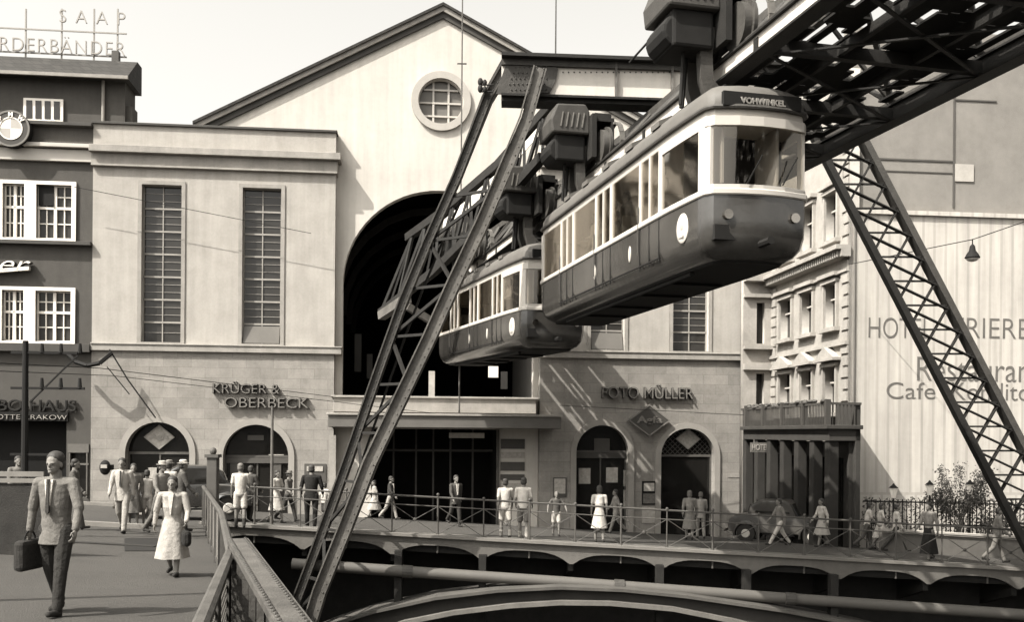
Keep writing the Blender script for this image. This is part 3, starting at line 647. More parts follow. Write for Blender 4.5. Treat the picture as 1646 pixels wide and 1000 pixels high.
hs = thing('hotel_sign', 'small sign board reading HOTEL at the left end of the balcony', 'sign', MW[ht.name] @ Vector((-1.6, YE-1.2, zq-.1)), AL)
q = P(1206, 727, 39.5); q2 = P(1236, 712, 39.5); b = MB().box(q.x, q2.x, 39.45, 39.55, q.z, q2.z).build('sign_board', mat('sign_dull_grey', .10, .6), hs, world=False); b.data.transform(MW[hs.name].inverted())  # board in a plain dull grey
me = text_mesh('HOTEL', (q2.z-q.z)*.62, .03, Matrix.Identity(4)); xs_ = [v.co.x for v in me.vertices]; me.transform(MW[hs.name].inverted() @ Matrix.Translation((q.x+.04, 39.45, q.z+.08)) @ Matrix.Diagonal(((q2.x-q.x-.08)/(max(xs_)-min(xs_)), 1, 1, 1))); MB().mesh(me).build('letters', M_trim, hs, recalc=False)
b = MB(); b.box(q2.x, q2.x+.6, 39.48, 39.52, q2.z-.1, q2.z-.05); b.build('bracket', M_black, hs, world=True)
# ------------------------------------------------------------------ suspended railway girder
def tr(d, off=0.):
    if d <= 28: x, z, k = 8.2-.2356*d, 8.5, .2356
    else: x, z, k = 1.603-.2956*(d-28), 8.5-.028*(d-28), .2956
    n = math.hypot(1, k); return Vector((x+off/n, d+off*k/n, z))
def SP(d): return 4.4 if d < 30 else max(3.3, 4.4-(d-30)*.10)
gd = thing('railway_girder', 'long dark overhead rail girder running from the station arch out over the viewer', 'girder', (tr(24).x, 24, 0))
ds = [3+1.5*i for i in range(27)]
def run(offf, z0, z1, wd, m, nm, d0=3, d1=42, st_=1.5):
    b = MB(); d = d0
    rings = []
    while d <= d1+.01:
        o_ = offf(d); a, c = tr(d, o_-wd/2), tr(d, o_+wd/2); rings.append([a+Vector((0,0,z0)), c+Vector((0,0,z0)), c+Vector((0,0,z1)), a+Vector((0,0,z1))]); d += st_
    b.loft(rings); return b.build(nm, m, gd, world=True)
for f, lab in ((lambda d: 0., 1), (lambda d: SP(d), 2)):
    rg = run(f, .04, .34, .16, M_steel_w if lab == 1 else M_steel_d, 'rail_girder'); run(f, 0, .04, .34, M_steel_d, 'flange'); run(f, .34, .38, .30, M_steel_d, 'flange'); run(f, .38, .50, .07, M_steel, 'rail')
for q in (.33, .67): run(lambda d, q=q: SP(d)*q, .10, .28, .09, M_steel_d, 'stringer')
b = MB()
d = 4.0
while d < 42: b.bar(tr(d, -.1)+Vector((0,0,.18)), tr(d, SP(d)+.1)+Vector((0,0,.18)), .16, .22); d += 2.6
each(b, 'cross_girder', M_steel_d, gd, world=True)
b = MB(); d = 4.0
while d < 41:
    b.bar(tr(d, .1)+Vector((0,0,.05)), tr(d+2.6, SP(d)-.1)+Vector((0,0,.05)), .07, .03); b.bar(tr(d, SP(d)-.1)+Vector((0,0,.02)), tr(d+2.6, .1)+Vector((0,0,.02)), .07, .03); d += 2.6
b.build('wind_bracing', M_steel_d, gd, world=True)
# timber deck with missing boards: sky shows through
b = MB(); random.seed(11); nrow = 21
for r_ in range(nrow):
    d = 3.0+random.uniform(0, .5)
    while d < 41:
        L_n = random.choice((.6, 1.0, 1.5, 2.2)); s = SP(d); o_ = .35+(s-.7)*(r_+.5)/nrow
        gap = random.uniform(.5, 1.2) if random.random() < .62 else .03
        e = min(41.5, d+L_n); b.bar(tr(d, o_)+Vector((0,0,.34)), tr(e, .35+(SP(e)-.7)*(r_+.5)/nrow)+Vector((0,0,.34)), (s-.7)/nrow*1.03, .04); d = e+gap
b.build('board_deck', mat('tarred_boards', .012, .9, .3, 3), gd, world=True)
# brackets with pale plates along the outer right edge
b = MB(); d = 4.9
while d < 40: 
    s = SP(d); b.bar(tr(d, s+.15)+Vector((0,0,.24)), tr(d+.9, s+.15)+Vector((0,0,.24)), .04, .26); b.bar(tr(d, s+.05)+Vector((0,0,.05)), tr(d, s+.2)+Vector((0,0,.4)), .06, .06); d += 1.3
each(b, 'edge_bracket', M_steel, gd, world=True)
# upper triangular truss
TOP = 2.05
uc = lambda d: SP(d)*.5
for sgn_ in (-1, 1):
    b = MB(); rings = []
    for d in [3+1.3*i for i in range(30)]:
        a = tr(d, uc(d)+sgn_*.55); rings.append([a+Vector((x, 0, TOP+z)) for x, z in ((-.09, -.1), (.09, -.1), (.09, .1), (-.09, .1))])
    b.loft(rings); b.build('upper_chord', M_steel, gd, world=True)
b = MB(); d = 4.0
while d < 40:
    for sgn_ in (-1, 1):
        off0 = 0.05 if sgn_ < 0 else SP(d)-.05; off1 = .05 if sgn_ < 0 else SP(d+2.6)-.05
        t0 = tr(d+1.3, uc(d+1.3)+sgn_*.55)+Vector((0,0,TOP))
        b.bar(tr(d, off0)+Vector((0,0,.4)), t0, .10, .10); b.bar(t0, tr(d+2.6, off1)+Vector((0,0,.4)), .10, .10)
        b.bar(tr(d, off0)+Vector((0,0,.4)), tr(d, uc(d)+sgn_*.55)+Vector((0,0,TOP)), .07, .07)
    b.bar(tr(d, uc(d)-.55)+Vector((0,0,TOP)), tr(d, uc(d)+.55)+Vector((0,0,TOP)), .08, .08); b.bar(tr(d, uc(d)-.55)+Vector((0,0,TOP)), tr(d+2.6, uc(d)+.55)+Vector((0,0,TOP)), .05, .05); d += 2.6
b.build('truss_member', M_steel, gd, world=True)
# left lattice girder leading into the station
lg = thing('side_lattice_girder', 'lattice girder slanting into the arch left of the rear carriage behind the portal', 'girder', P(640, 500, 36))
bt = [P(612, 503, 36.5), P(700, 435, 34), P(790, 345, 31), P(872, 252, 28)]; tp = [P(655, 382, 36.5), P(716, 338, 34), P(800, 266, 31), P(890, 165, 28)]
b = MB()
for A in (bt, tp):
    for p_, q_ in zip(A, A[1:]): b.bar(p_, q_, .22, .26)
b.build('chord', M_steel_d, lg, world=True)
def lerp(A, t):
    t *= len(A)-1; i = min(int(t), len(A)-2); return A[i].lerp(A[i+1], t-i)
b = MB(); n = 9
for i in range(n):
    b.bar(lerp(bt, i/n), lerp(tp, (i+.5)/n), .09, .09); b.bar(lerp(tp, (i+.5)/n), lerp(bt, (i+1)/n), .09, .09); b.bar(lerp(tp, (i+.5)/n), lerp(bt, (i+.5)/n), .07, .07)
b.build('web_member', M_steel_d, lg, world=True)
b = MB()
lo = [p_.lerp(q_, .62) for p_, q_ in zip(bt, tp)]; hi = [p_.lerp(q_, .84) for p_, q_ in zip(bt, tp)]
for i in (1, 2): b.prism([lo[i], lo[i+1], hi[i+1], hi[i]], (0, .1, 0))
b.build('pale_fascia_plate', M_steel_w, lg, world=True)
b = MB().bar(P(613, 508, 36.4), P(655, 480, 35), .3, .3); b.bar(P(655, 493, 35), P(700, 520, 35.5), .2, .25); b.build('end_stub', M_steel_l, lg, world=True)
# ------------------------------------------------------------------ portal support
pt = thing('portal_support', 'riveted steel portal with a plate crossbeam, left A-frame legs and latticed right leg', 'support', (P(490, 1000, 25.6).x, 25.6, -6.0))
def PD(px, py): return P(px, py, 26.3+(px-820)*.0012)
zbt, zbb = PD(830, 90).z, PD(870, 158).z
def vx(px, dd=0): q = PD(px, 125); return Vector((q.x, q.y+dd, 0))
xa_, xb_ = vx(806), vx(1345)
def beam(z0, z1, y0, y1, m, nm, a=xa_, c=xb_):
    return MB().prism([(a.x, a.y+y0, z0), (c.x, c.y+y0, z0), (c.x, c.y+y0, z1), (a.x, a.y+y0, z1)], (0, y1-y0, 0)).build(nm, m, pt, world=True)
beam(zbb+.06, zbt-.26, 0, .5, M_steel_w, 'crossbeam_web'); beam(zbb, zbb+.06, -.18, .68, M_steel_d, 'crossbeam_flange'); beam(zbt-.09, zbt, -.30, .8, M_steel_d, 'crossbeam_flange')
beam(zbt-.26, zbt-.09, -.10, .6, M_steel, 'crossbeam_flange'); beam(zbb-.10, zbb, -.05, .55, M_steel_d, 'crossbeam_flange')
pts = [(797, 152), (818, 90), (885, 96), (897, 112), (894, 128), (884, 150)]
MB().prism([PD(a, c)+Vector((0, -.06, 0)) for a, c in pts], (0, .05, 0)).build('gusset_plate', M_steel, pt, world=True)
def rivets(b, pts_, r=.022, n=(0, -1, 0)):
    for q_ in pts_: b.ell(q_, r, r, r, 6, 4)
b = MB(); random.seed(5); rivets(b, [PD(812+i*7.0+(j % 2)*3, 100+j*9)+Vector((0, -.07, 0)) for i in range(10) for j in range(6) if 812+i*7 > 828-(j*9)*.35])
rivets(b, [PD(905+i*9, 116)+Vector((0, -.01, 0)) for i in range(20)]); b.build('riveting', M_steel, pt, world=True)
b = MB()
for px in (990, 1080, 1170, 1260): q_ = vx(px); b.box(q_.x-.03, q_.x+.03, q_.y-.12, q_.y, zbb+.06, zbt-.1)
each(b, 'stiffener', M_steel_l, pt, world=True)
# left legs; inner one coloured paler for its sunlit face
def leg(pts_, wd, dp, m, nm, d):
    ps = [P(px, py, d) for px, py in pts_]; b = MB()
    rings = []
    for i, q_ in enumerate(ps):
        t = (ps[min(i+1, len(ps)-1)]-ps[max(i-1, 0)]).normalized(); s = t.cross(Vector((0, 1, 0))).normalized(); w_ = wd[i]/2
        rings.append([q_+s*w_-Vector((0, dp/2, 0)), q_-s*w_-Vector((0, dp/2, 0)), q_-s*w_+Vector((0, dp/2, 0)), q_+s*w_+Vector((0, dp/2, 0))])
    b.loft(rings); o = b.build(nm, m, pt, world=True); return ps
Lp = leg([(820, 96), (783, 160), (735, 285), (688, 390), (648, 487), (608, 600), (560, 740), (510, 880), (463, 1005), (430, 1100)], [.36, .30, .24, .23, .23, .24, .25, .25, .25, .25], .36, mat('rusty_dark_steel', .028, .65, .5, 2.5, .6, fine=.4), 'outer_leg', 26.9)
Rp = leg([(868, 112), (845, 195), (805, 290), (775, 360), (730, 455), (690, 545), (640, 650), (595, 745), (555, 850), (515, 950), (498, 1005), (460, 1110)], [.22, .26, .31, .35, .38, .37, .38, .40, .38, .36, .36, .36], .30, M_steel_l, 'inner_leg', 26.0)
# flanges give the legs a section
for ps, wd in ((Lp, .05), (Rp, .05)):
    b = MB()
    for p_, q_ in zip(ps, ps[1:]):
        t = (q_-p_).normalized(); s = t.cross(Vector((0, 1, 0))).normalized()
        for e in (-.16, .16): b.bar(p_+s*e*(1 if ps is Rp else .66)+Vector((0, -.20, 0)), q_+s*e*(1 if ps is Rp else .66)+Vector((0, -.20, 0)), .035, .08, up=(0, 1, 0))
    for p_, q_ in zip(ps, ps[1:]):
        n = max(2, int((q_-p_).length/.22))
        for i in range(n):
            c_ = p_.lerp(q_, i/n); s = (q_-p_).normalized().cross(Vector((0, 1, 0))).normalized()
            for e in ((-.10, .10) if ps is Rp else (-.05, .05)): b.ell(c_+s*e+Vector((0, -.16 if ps is Rp else -.19, 0)), .02, .02, .02, 6, 4)
    b.build('leg_flange', M_steel if ps is Lp else M_steel_l, pt, world=True)
def atz(ps, z):
    for p_, q_ in zip(ps, ps[1:]):
        if (p_.z-z)*(q_.z-z) <= 0: return p_.lerp(q_, (z-p_.z)/(q_.z-p_.z))
    return ps[-1]
b = MB(); zs_ = [8.4, 7.2, 5.9, 4.6, 3.3, 2.0, .7, -.6, -1.9, -3.2, -4.6]
for i in range(len(zs_)-1):
    a, c = atz(Lp, zs_[i]), atz(Rp, zs_[i]); a2, c2 = atz(Lp, zs_[i+1]), atz(Rp, zs_[i+1])
    b.bar(a, c, .07, .07)
    if i % 2: b.bar(a, c2, .08, .08)
    else: b.bar(c, a2, .08, .08)
    b.bar(a+Vector((.35, .2, 0)), a2+Vector((.35, .2, 0)), .06, .06)
b.build('lacing', M_steel_d, pt, world=True)
b = MB(); q_ = P(772, 147, 26.5)
for dz in (0, .18): b.tube(q_+Vector((0, 0, dz)), q_+Vector((.35, 0, dz)), .02); b.ell(q_+Vector((0, 0, dz+.08)), .07, .07, .11); b.ell(q_+Vector((.12, 0, dz+.06)), .06, .06, .09)
b.build('insulator', M_steel_d, pt, world=True)
# right latticed leg
dr = 26.9
def rl(tpx, side, yo):   # tpx: py
    pl = 1262+(tpx-130)*.5165; pr = 1337+(tpx-130)*.502+ (tpx-130)*.018
    return P(pl if side < 0 else pr, tpx, dr+yo)
pys = [128, 240, 350, 470, 590, 710, 830, 950, 1010]
MBs = []
for side in (-1, 1):
    for yo in (-.45, .45):
        b = MB()
        for a, c in zip(pys, pys[1:]): b.bar(rl(a, side, yo), rl(c, side, yo), .28 if side < 0 else .42, .16)
        b.build('lattice_leg_chord', M_steel_d if side < 0 else M_steel, pt, world=True)
b = MB(); y = 140.; step = 78.
while y < 930:
    for yo in (-.5, .5):
        b.bar(rl(y, -1, yo), rl(y+step*.62, 1, yo), .03, .17, up=(0, 1, 0)); b.bar(rl(y, 1, yo+.02), rl(y+step*.9, -1, yo+.02), .03, .17, up=(0, 1, 0))
    b.bar(rl(y, -1, -.5), rl(y+step*.5, -1, .5), .06, .03); b.bar(rl(y+step*.5, -1, .5), rl(y+step, -1, -.5), .06, .03); b.bar(rl(y, 1, -.5), rl(y+step*.5, 1, .5), .06, .03); b.bar(rl(y, -1, -.5), rl(y, 1, -.5), .05, .05)
    y += step*.5
b.build('lattice_leg_lacing', M_steel_d, pt, world=True)
# ------------------------------------------------------------------ suspended carriages
LC = 11.0; LS = LC/2-2.1
half = [(1.03, -LS), (1.03, LS), (1.025, LS+.5), (1.00, LS+1.1), (.97, LS+1.6), (.94, LS+1.84), (.84, LS+1.98), (.42, LS+2.09), (0, LS+2.12)]
LR = LC/2-.45
rear = [(1.03, LR), (1.01, LR+.20), (.93, LR+.36), (.80, LR+.42), (.40, LR+.45), (0, LR+.455)]
def outline():
    f = half[1:]; g = rear; out = f + [(-x, y) for x, y in f[-2::-1]]; return out + [(-x, -y) for x, y in g] + [(x, -y) for x, y in g[-2::-1]]
OUT = outline()
def ring(ins, z, sag=0):
    return [(x*(1-ins/1.05), y*(1-ins/(LC/2)), z) for x, y in OUT]
random.seed(21)
def carriage(loc, yaw, pitch, label, dest):
    t = thing('suspended_carriage', label, 'monorail car', loc, math.pi+yaw, 'suspended carriages', rx=pitch)
    MB().loft([ring(.40, 0), ring(.30, .01), ring(.16, .09), ring(.06, .22), ring(.01, .42), ring(0, .7), ring(0, 1.06)]).build('body', M_red, t, smooth=True)
    MB().loft([ring(.42, -.02), ring(.34, -.03), ring(.30, .02)]).build('underframe', M_under, t)
    b = MB()
    for y in (-3.2, -1.4, .6, 2.3): b.box(-.55, .5, y-.5, y+.45, -.07, 0)
    b.tube((.62, -4, -.06), (.62, 4, -.06), .05); each(b, 'underfloor_box', M_under, t)
    MB().loft([ring(-.02, 1.06), ring(-.035, 1.08), ring(-.035, 1.15), ring(-.02, 1.17)]).build('belt_rail', M_cream, t, smooth=True)
    MB().loft([ring(.035, 2.36), ring(.03, 2.37), ring(.035, 2.52), ring(.06, 2.53)]).build('top_rail', M_cream, t, smooth=True)
    MB().loft([ring(-.03, 2.52), ring(-.04, 2.55), ring(-.02, 2.59), ring(.04, 2.60)]).build('gutter', M_steel, t, smooth=True)
    MB().loft([ring(.02, 2.58), ring(.03, 2.74), ring(.10, 2.88), ring(.24, 2.99), ring(.50, 3.07), ring(.8, 3.10)]).build('roof', M_roof, t, smooth=True)
    MB().loft([ring(.06, 1.0), ring(.06, 1.04)]).build('floor', M_dark, t)
    MB().loft([ring(.1, 2.44), ring(.1, 2.50)]).build('ceiling', mat('ceiling_grey', .14, .7), t)
    for e in (1,): MB().box(-.95, .95, e*(LS+.95), e*(LS+.98), 1.0, 2.44).build('cab_dark_backing', mat('partition_dark', .008, .6), t)  # near-black sheet added to keep the cab dark behind the windscreen
    # side bays: double narrow door panes then a wide pane
    ysegs = []; y = LS; 
    for k in range(3):
        ysegs += [(y-.50, y-.06, 'n'), (y-.98, y-.56, 'n'), (y-2.72, y-1.10, 'w')]; y -= (LS+LR)/3
    pil = MB()
    for sx in (1, -1):
        edges = sorted([e for s in ysegs for e in s[:2]]+[])
        for (a, c, kd) in ysegs:
            wn = MB().box(sx*1.0-.008, sx*1.0+.008, a, c, 1.17, 2.37).build('window', M_carglass, t)
        ys_ = [LS]+[v for s in ysegs for v in (s[1], s[0])]+[-LR]
        for i in range(0, len(ys_), 2):
            a, c = ys_[i+1], ys_[i]
            if c-a > .005: pil.box(sx*.97, sx*1.035, a, c, 1.16, 2.38) if sx > 0 else pil.box(-1.035, -.97, a, c, 1.16, 2.38)
        for e in (1,):
            # nose side window and the corner pillar
            y0, y1 = e*(LS+.1), e*(LS+1.62)
            def at(y):
                y_ = abs(y)
                for (x0, a0), (x1_, a1_) in zip(half[1:], half[2:]):
                    if a0 <= y_ <= a1_: return x0+(x1_-x0)*(y_-a0)/(a1_-a0)
            n = 5; b = MB(); A = [(sx*(at(y0+(y1-y0)*i/n)-.025), y0+(y1-y0)*i/n) for i in range(n+1)]
            b.loft([[(x, yy, z) for x, yy in A] for z in (1.17, 2.25)], close=False, caps=False); b.build('window', M_carglass, t, smooth=True)
            for (ya, yb, za, zb) in ((LS, LS+.1, 1.16, 2.38), (LS+1.62, LS+1.92, 1.16, 2.38), (LS+.1, LS+1.62, 2.22, 2.38)):
                n = 3; o_ = [(sx*(at(ya+(yb-ya)*i/n)-.0), e*(ya+(yb-ya)*i/n)) for i in range(n+1)]; in_ = [(x-sx*.06, yy) for x, yy in o_]
                q_ = o_+in_[::-1]; pil.prism([(x, yy, za) for x, yy in q_], (0, 0, zb-za))
    each(pil, 'window_pillar', M_cream, t)
    b = MB(); b.box(-.62, .62, -LR-.46, -LR-.44, 1.25, 2.3); b.build('window', M_cabglass, t)
    b = MB(); b.box(-.86, -.62, -LR-.47, -LR-.38, 1.16, 2.38); b.box(.62, .86, -LR-.47, -LR-.38, 1.16, 2.38); b.box(-.62, .62, -LR-.475, -LR-.40, 2.28, 2.40); b.build('rear_frame', M_cream, t)
    for sx in (1, -1): MB().prism([(sx*1.035, -LR, 1.16), (sx*1.015, -LR-.20, 1.16), (sx*.935, -LR-.365, 1.16), (sx*.86, -LR-.41, 1.16), (sx*.86, -LR-.36, 1.16), (sx*.96, -LR, 1.16)], (0, 0, 1.22)).build('window_pillar', M_cream, t)
    for e in (1,):
        f = [(-.90, LS+1.87), (-.80, LS+1.95), (-.40, LS+2.05), (0, LS+2.08), (.40, LS+2.05), (.80, LS+1.95), (.90, LS+1.87)]
        b = MB(); b.loft([[(x, e*y, z) for x, y in f] for z in (1.22, 2.28)], close=False, caps=False); ws = b.build('windscreen', M_cabglass, t, smooth=True)
        b = MB()
        fo = [(-.95, LS+1.84), (-.84, LS+1.985), (-.42, LS+2.095), (0, LS+2.125), (.42, LS+2.095), (.84, LS+1.985), (.95, LS+1.84)]
        for za, zb in ((1.16, 1.24), (2.24, 2.40)):
            q_ = [(x, e*y) for x, y in fo]+[(x*.96, e*(y-.07)) for x, y in fo[::-1]]; b.prism([(x, y, za) for x, y in q_], (0, 0, zb-za))
        each(b, 'frame', M_cream, ws)
        b = MB()
        for x in (.30, -.35): b.bar((x, e*(LS+2.14), 1.25), (x-.28, e*(LS+2.13), 1.75), .02, .02)
        b.build('wiper', M_black, ws)
        MB().box(-.72, .72, e*(LS+2.0), e*(LS+2.09), 2.56, 2.80).build('destination_box', M_black, t)
        MB().tube((0, e*(LS+2.0), .25), (0, e*(LS+2.42), .25), .07).build('coupler', M_under, t)
        b = MB(); b.box(.30, .84, e*(LS+1.9), e*(LS+2.04), .30, .55); b.build('coupling_recess', M_under, t)
        b = MB()
        for x in (.62, -.62): b.tube((x, e*(LS+1.95), .72), (x, e*(LS+2.11), .72), .085, n=12)
        each(b, 'headlamp', M_chrome, t)
    me = text_mesh(dest, .10, .02, Matrix.Identity(4), off=.006); xs_ = [v.co.x for v in me.vertices]; me.transform(Matrix.Translation((0, LS+2.095, 2.61)) @ Matrix.Rotation(math.pi, 4, 'Z') @ Matrix.Translation((-(max(xs_)+min(xs_))/2, 0, 0))); MB().mesh(me).build('destination_lettering', mat('faded_lettering', .16, .8), t, recalc=False)
    # driver's curtain and seats inside
    b = MB(); b.box(.62, .66, LS+1.2, LS+1.9, 1.3, 2.3); b.box(-.40, -.36, LS+1.1, LS+1.9, 1.3, 2.3); each(b, 'cab_curtain', mat('curtain', .2, .9), t)
    b = MB()
    for i in range(7):
        y = -LS+.4+i*1.0
        for x in (-.92, .42): b.box(x, x+.5, y, y+.08, 1.0, 1.62); b.box(x, x+.5, y, y+.4, 1.0, 1.2)
    each(b, 'seat', mat('bench_wood', .12, .5), t)
    # door leaves, seams, plates, crest
    b = MB()
    for sx in (1, -1):
        for k in range(3):
            y = LS-k*(LS+LR)/3
            for yy in (y-.02, y-.53, y-1.04): b.box(sx*1.025-.012, sx*1.025+.012, yy-.014, yy+.014, .22, 1.06)
        b.box(sx*1.03-.012, sx*1.03+.012, -LS, LS, .30, .325)
    b.build('door_seam', M_black, t)
    b = MB()
    for sx in (1, -1):
        for yy in (LS-1.6, LS-3.9): b.ell((sx*1.035, yy, .66), .02, .07, .17, 12, 8)
    each(b, 'number_plate', M_cream, t, smooth='all')
    for sx in (1, -1):
        MB().ell((0, 0, 0), .025, .20, .25, 20, 10, M=None).build('tmp', M_cream) if False else None
        b = MB(); b.ell((sx*(at(LS+1.05)+.005), LS+1.05, .66), .028, .22, .27, 20, 10, M=Matrix.Rotation(sx*.10, 4, 'Z')); cr = b.build('crest', M_cream, t, smooth='all')
        b = MB(); b.ell((sx*(at(LS+1.05)+.022), LS+1.05, .70), .02, .09, .10, 10, 6); b.box(sx*(at(LS+1.05)+.035)-.006, sx*(at(LS+1.05)+.035)+.006, LS+.96, LS+1.14, .49, .53); b.build('emblem', mat('crest_mark', .30, .5), cr)
    b = MB(); b.box(-.35, .35, -4.4, 4.4, 3.08, 3.16); b.tube((.42, -4.9, 3.1), (.42, 4.9, 3.1), .03); b.build('roof_walkway', M_steel_d, t)
    b = MB()
    for y in (-3.0, -1.5, 0, 1.5, 3.0): b.prism([(.70, y-.22, 2.99), (.98, y-.22, 2.86), (.98, y-.22, 2.96), (.72, y-.22, 3.08)], (0, .44, 0)); b.prism([(-.70, y-.22, 2.99), (-.98, y-.22, 2.86), (-.98, y-.22, 2.96), (-.72, y-.22, 3.08)], (0, .44, 0))
    each(b, 'roof_ventilator', M_roof, t)
    b = MB()
    for sx in (1, -1):
        for k in range(46): y = -LS+k*(2*LS)/45; b.ell((sx*1.032, y, 1.01), .010, .012, .012, 5, 3); b.ell((sx*1.035, y, .27), .010, .012, .012, 5, 3)
    b.build('stud_rows', M_steel, t); b = MB()
    for sx in (1, -1):
        for k in range(3):
            y = LS-k*(LS+LR)/3; b.tube((sx*1.06, y-1.06, .55), (sx*1.06, y-1.06, 1.5), .014, n=6)
    each(b, 'handrail', M_steel, t)
    # bogies over the rail
    for yb in (3.85, -3.85):
        bo = MB(); bo.box(-.22, .22, yb-.75, yb+.75, 4.95, 5.15); bo.box(.20, .32, yb-.85, yb+.85, 4.0, 5.1); bo.box(-.30, -.22, yb-.75, yb+.75, 4.3, 5.05)
        bg_ = bo.build('bogie', M_steel_d, t)
        b = MB(); b.prism([(.30, yb-.62, 4.62), (1.30, yb-.62, 4.62), (1.34, yb-.62, 4.95), (1.18, yb-.62, 5.36), (.42, yb-.62, 5.40), (.30, yb-.62, 5.2)], (0, 1.24, 0)); b.build('motor_hood', mat('hood_grey', .045, .6, .25, 3, .3), bg_, bevel=.05)
        b = MB()
        for i in range(5):
            for e in (-1, 1): b.bar((.52+i*.14, yb+e*.635, 4.78), (.46+i*.14, yb+e*.635, 5.15), .02, .03)
        b.build('louvre', mat('louvre_pale', .12, .6), bg_)
        b = MB(); b.box(.38, 1.18, yb-.5, yb+.5, 3.95, 4.64); b.tube((1.05, yb-.45, 4.25), (1.05, yb+.45, 4.25), .3, n=14); b.build('motor', M_under, bg_, bevel=.06)
        for yw in (yb-.72, yb+.72):
            b = MB(); b.tube((-.06, yw, 4.30), (.09, yw, 4.30), .42, n=24); b.tube((-.12, yw, 4.30), (-.05, yw, 4.30), .50, n=24); b.build('wheel', M_steel, bg_, smooth=True)
            b = MB(); n = 16
            for i in range(n//2+3):
                a0_, a1_ = math.pi*2*(i-2)/n, math.pi*2*(i-1)/n
                b.bar((-.32, yw+.60*math.cos(a0_), 4.32+.60*math.sin(a0_)), (-.32, yw+.60*math.cos(a1_), 4.32+.60*math.sin(a1_)), .12, .05)
            b.build('wheel_guard', M_steel_l, bg_)
        for yy in (yb-.30, yb+.30):
            b = MB(); b.loft([[(x0, yy-.09, z), (x1_, yy-.09, z), (x1_, yy+.09, z), (x0, yy+.09, z)] for x0, x1_, z in ((.30, .62, 4.4), (.36, .60, 3.9), (.34, .58, 3.45), (.10, .50, 3.2), (-.1, .45, 3.04))]); b.build('hanger_arm', M_steel, bg_, smooth=True)
        b = MB(); b.tube((.75, yb-.1, 3.05), (.68, yb-.05, 4.1), .05); b.tube((.9, yb+.2, 3.0), (.85, yb+.2, 4.0), .035); b.build('cable', M_under, bg_)
    return t
c1 = carriage((2.96, 22.25, 5.02), R(13.25), 0, 'nearer dark carriage with cream window frames hanging high over the bridge', 'VOHWINKEL')
c2 = carriage((-.36, 33.75, 4.57), R(16.9), -.018, 'rear carriage coupled behind the nearer one and just leaving the station arch', 'VOHWINKEL')
# ------------------------------------------------------------------ road bridge
br = thing('road_bridge', 'low road bridge with scalloped pale fascia, pipe and shallow arch rib over the dark river', 'bridge', (8, BY, -5))
def Gb(x): return G(x, BY)
xs = [-8.6+i*1.235 for i in range(36)]; x_end = xs[-1]
b = MB(); b.prism([(-8.6, BY+.02, Gb(-8.6)-.45), (x_end, BY+.02, Gb(x_end)-.45), (x_end, BY+.02, Gb(x_end)-.03), (-8.6, BY+.02, Gb(-8.6)-.03)], (0, 10.5, -.9)); b.build('deck', M_under, br, world=True)
top = []; bot = []
x = x_end
c0_ = -3.28; sp = 2.47
pts = [(-8.6, Gb(-8.6)+.02), (-8.6, Gb(-8.6)-.3)]
k = -2
while c0_+k*sp < x_end-sp:
    a = c0_+k*sp; 
    for i in range(13):
        t = i/12; u = abs(2*t-1); xx = a+.05+(sp-.10)*t; dz = .24+.30*(u**3.2) 
        pts.append((xx, Gb(xx)-dz))
    k += 1
pts += [(x_end, Gb(x_end)-.3), (x_end, Gb(x_end)+.02)]
b = MB(); b.mesh(panel(pts, [], .22, BY-.12)); b.build('fascia', M_conc, br, world=True, recalc=False)
b = MB(); b.prism([(-8.6, BY-.22, Gb(-8.6)-.02), (x_end, BY-.22, Gb(x_end)-.02), (x_end, BY-.22, Gb(x_end)+.06), (-8.6, BY-.22, Gb(-8.6)+.06)], (0, .5, 0)); b.build('edge_kerb', M_kerb, br, world=True)
b = MB(); k = -2
while c0_+k*sp < x_end:
    a = c0_+k*sp; b.prism([(a-.07, BY+.1, Gb(a)-.45), (a-.07, BY+.1, Gb(a)-.75), (a-.07, BY+2, Gb(a)-1.3), (a-.07, BY+2, Gb(a)-.45)], (.14, 0, 0)); k += 1
b.prism([(-8.5, BY+2, -5.5), (x_end, BY+2, -5.5), (x_end, BY+2, Gb(x_end)-.4), (-8.5, BY+2, Gb(-8.5)-.4)], (0, .2, 0)); b.build('girder', M_steel_d, br, world=True)  # full-length dark plate added for the blackness under the deck
b = MB(); q = [P(470, 907, 27.1), P(900, 936, 27.1), P(1310, 966, 27.15), P(1660, 990, 27.2), P(1900, 1008, 27.2)]
b.path(q, .155, 14); b.build('pipe', M_pipe, br, world=True, smooth=True)
b = MB()
for px, py in ((655, 918), (995, 941), (1270, 962)): b.tube(P(px-8, py+1, 27.1), P(px+8, py+2, 27.1), .18, n=14)
each(b, 'pipe_collar', M_steel, br, world=True)
up = [(380, 1090), (450, 1040), (535, 1004), (600, 983), (700, 961), (800, 949), (900, 944), (1000, 948), (1100, 958), (1250, 980), (1400, 1008), (1550, 1050), (1700, 1100)]
lo = [(480, 1110), (540, 1062), (590, 1022), (650, 1000), (730, 984), (820, 973), (900, 968), (980, 969), (1080, 978), (1180, 998), (1290, 1028), (1400, 1066), (1520, 1110)]
b = MB(); b.loft([[P(a[0], a[1], 26.7), P(c_[0], c_[1], 26.7), P(c_[0], c_[1], 26.7)+Vector((0, .9, 0)), P(a[0], a[1], 26.7)+Vector((0, .9, 0))] for a, c_ in zip(up, lo)]); b.build('arch_rib', mat('rib_paint', .025, .7, .3, 1), br, world=True)
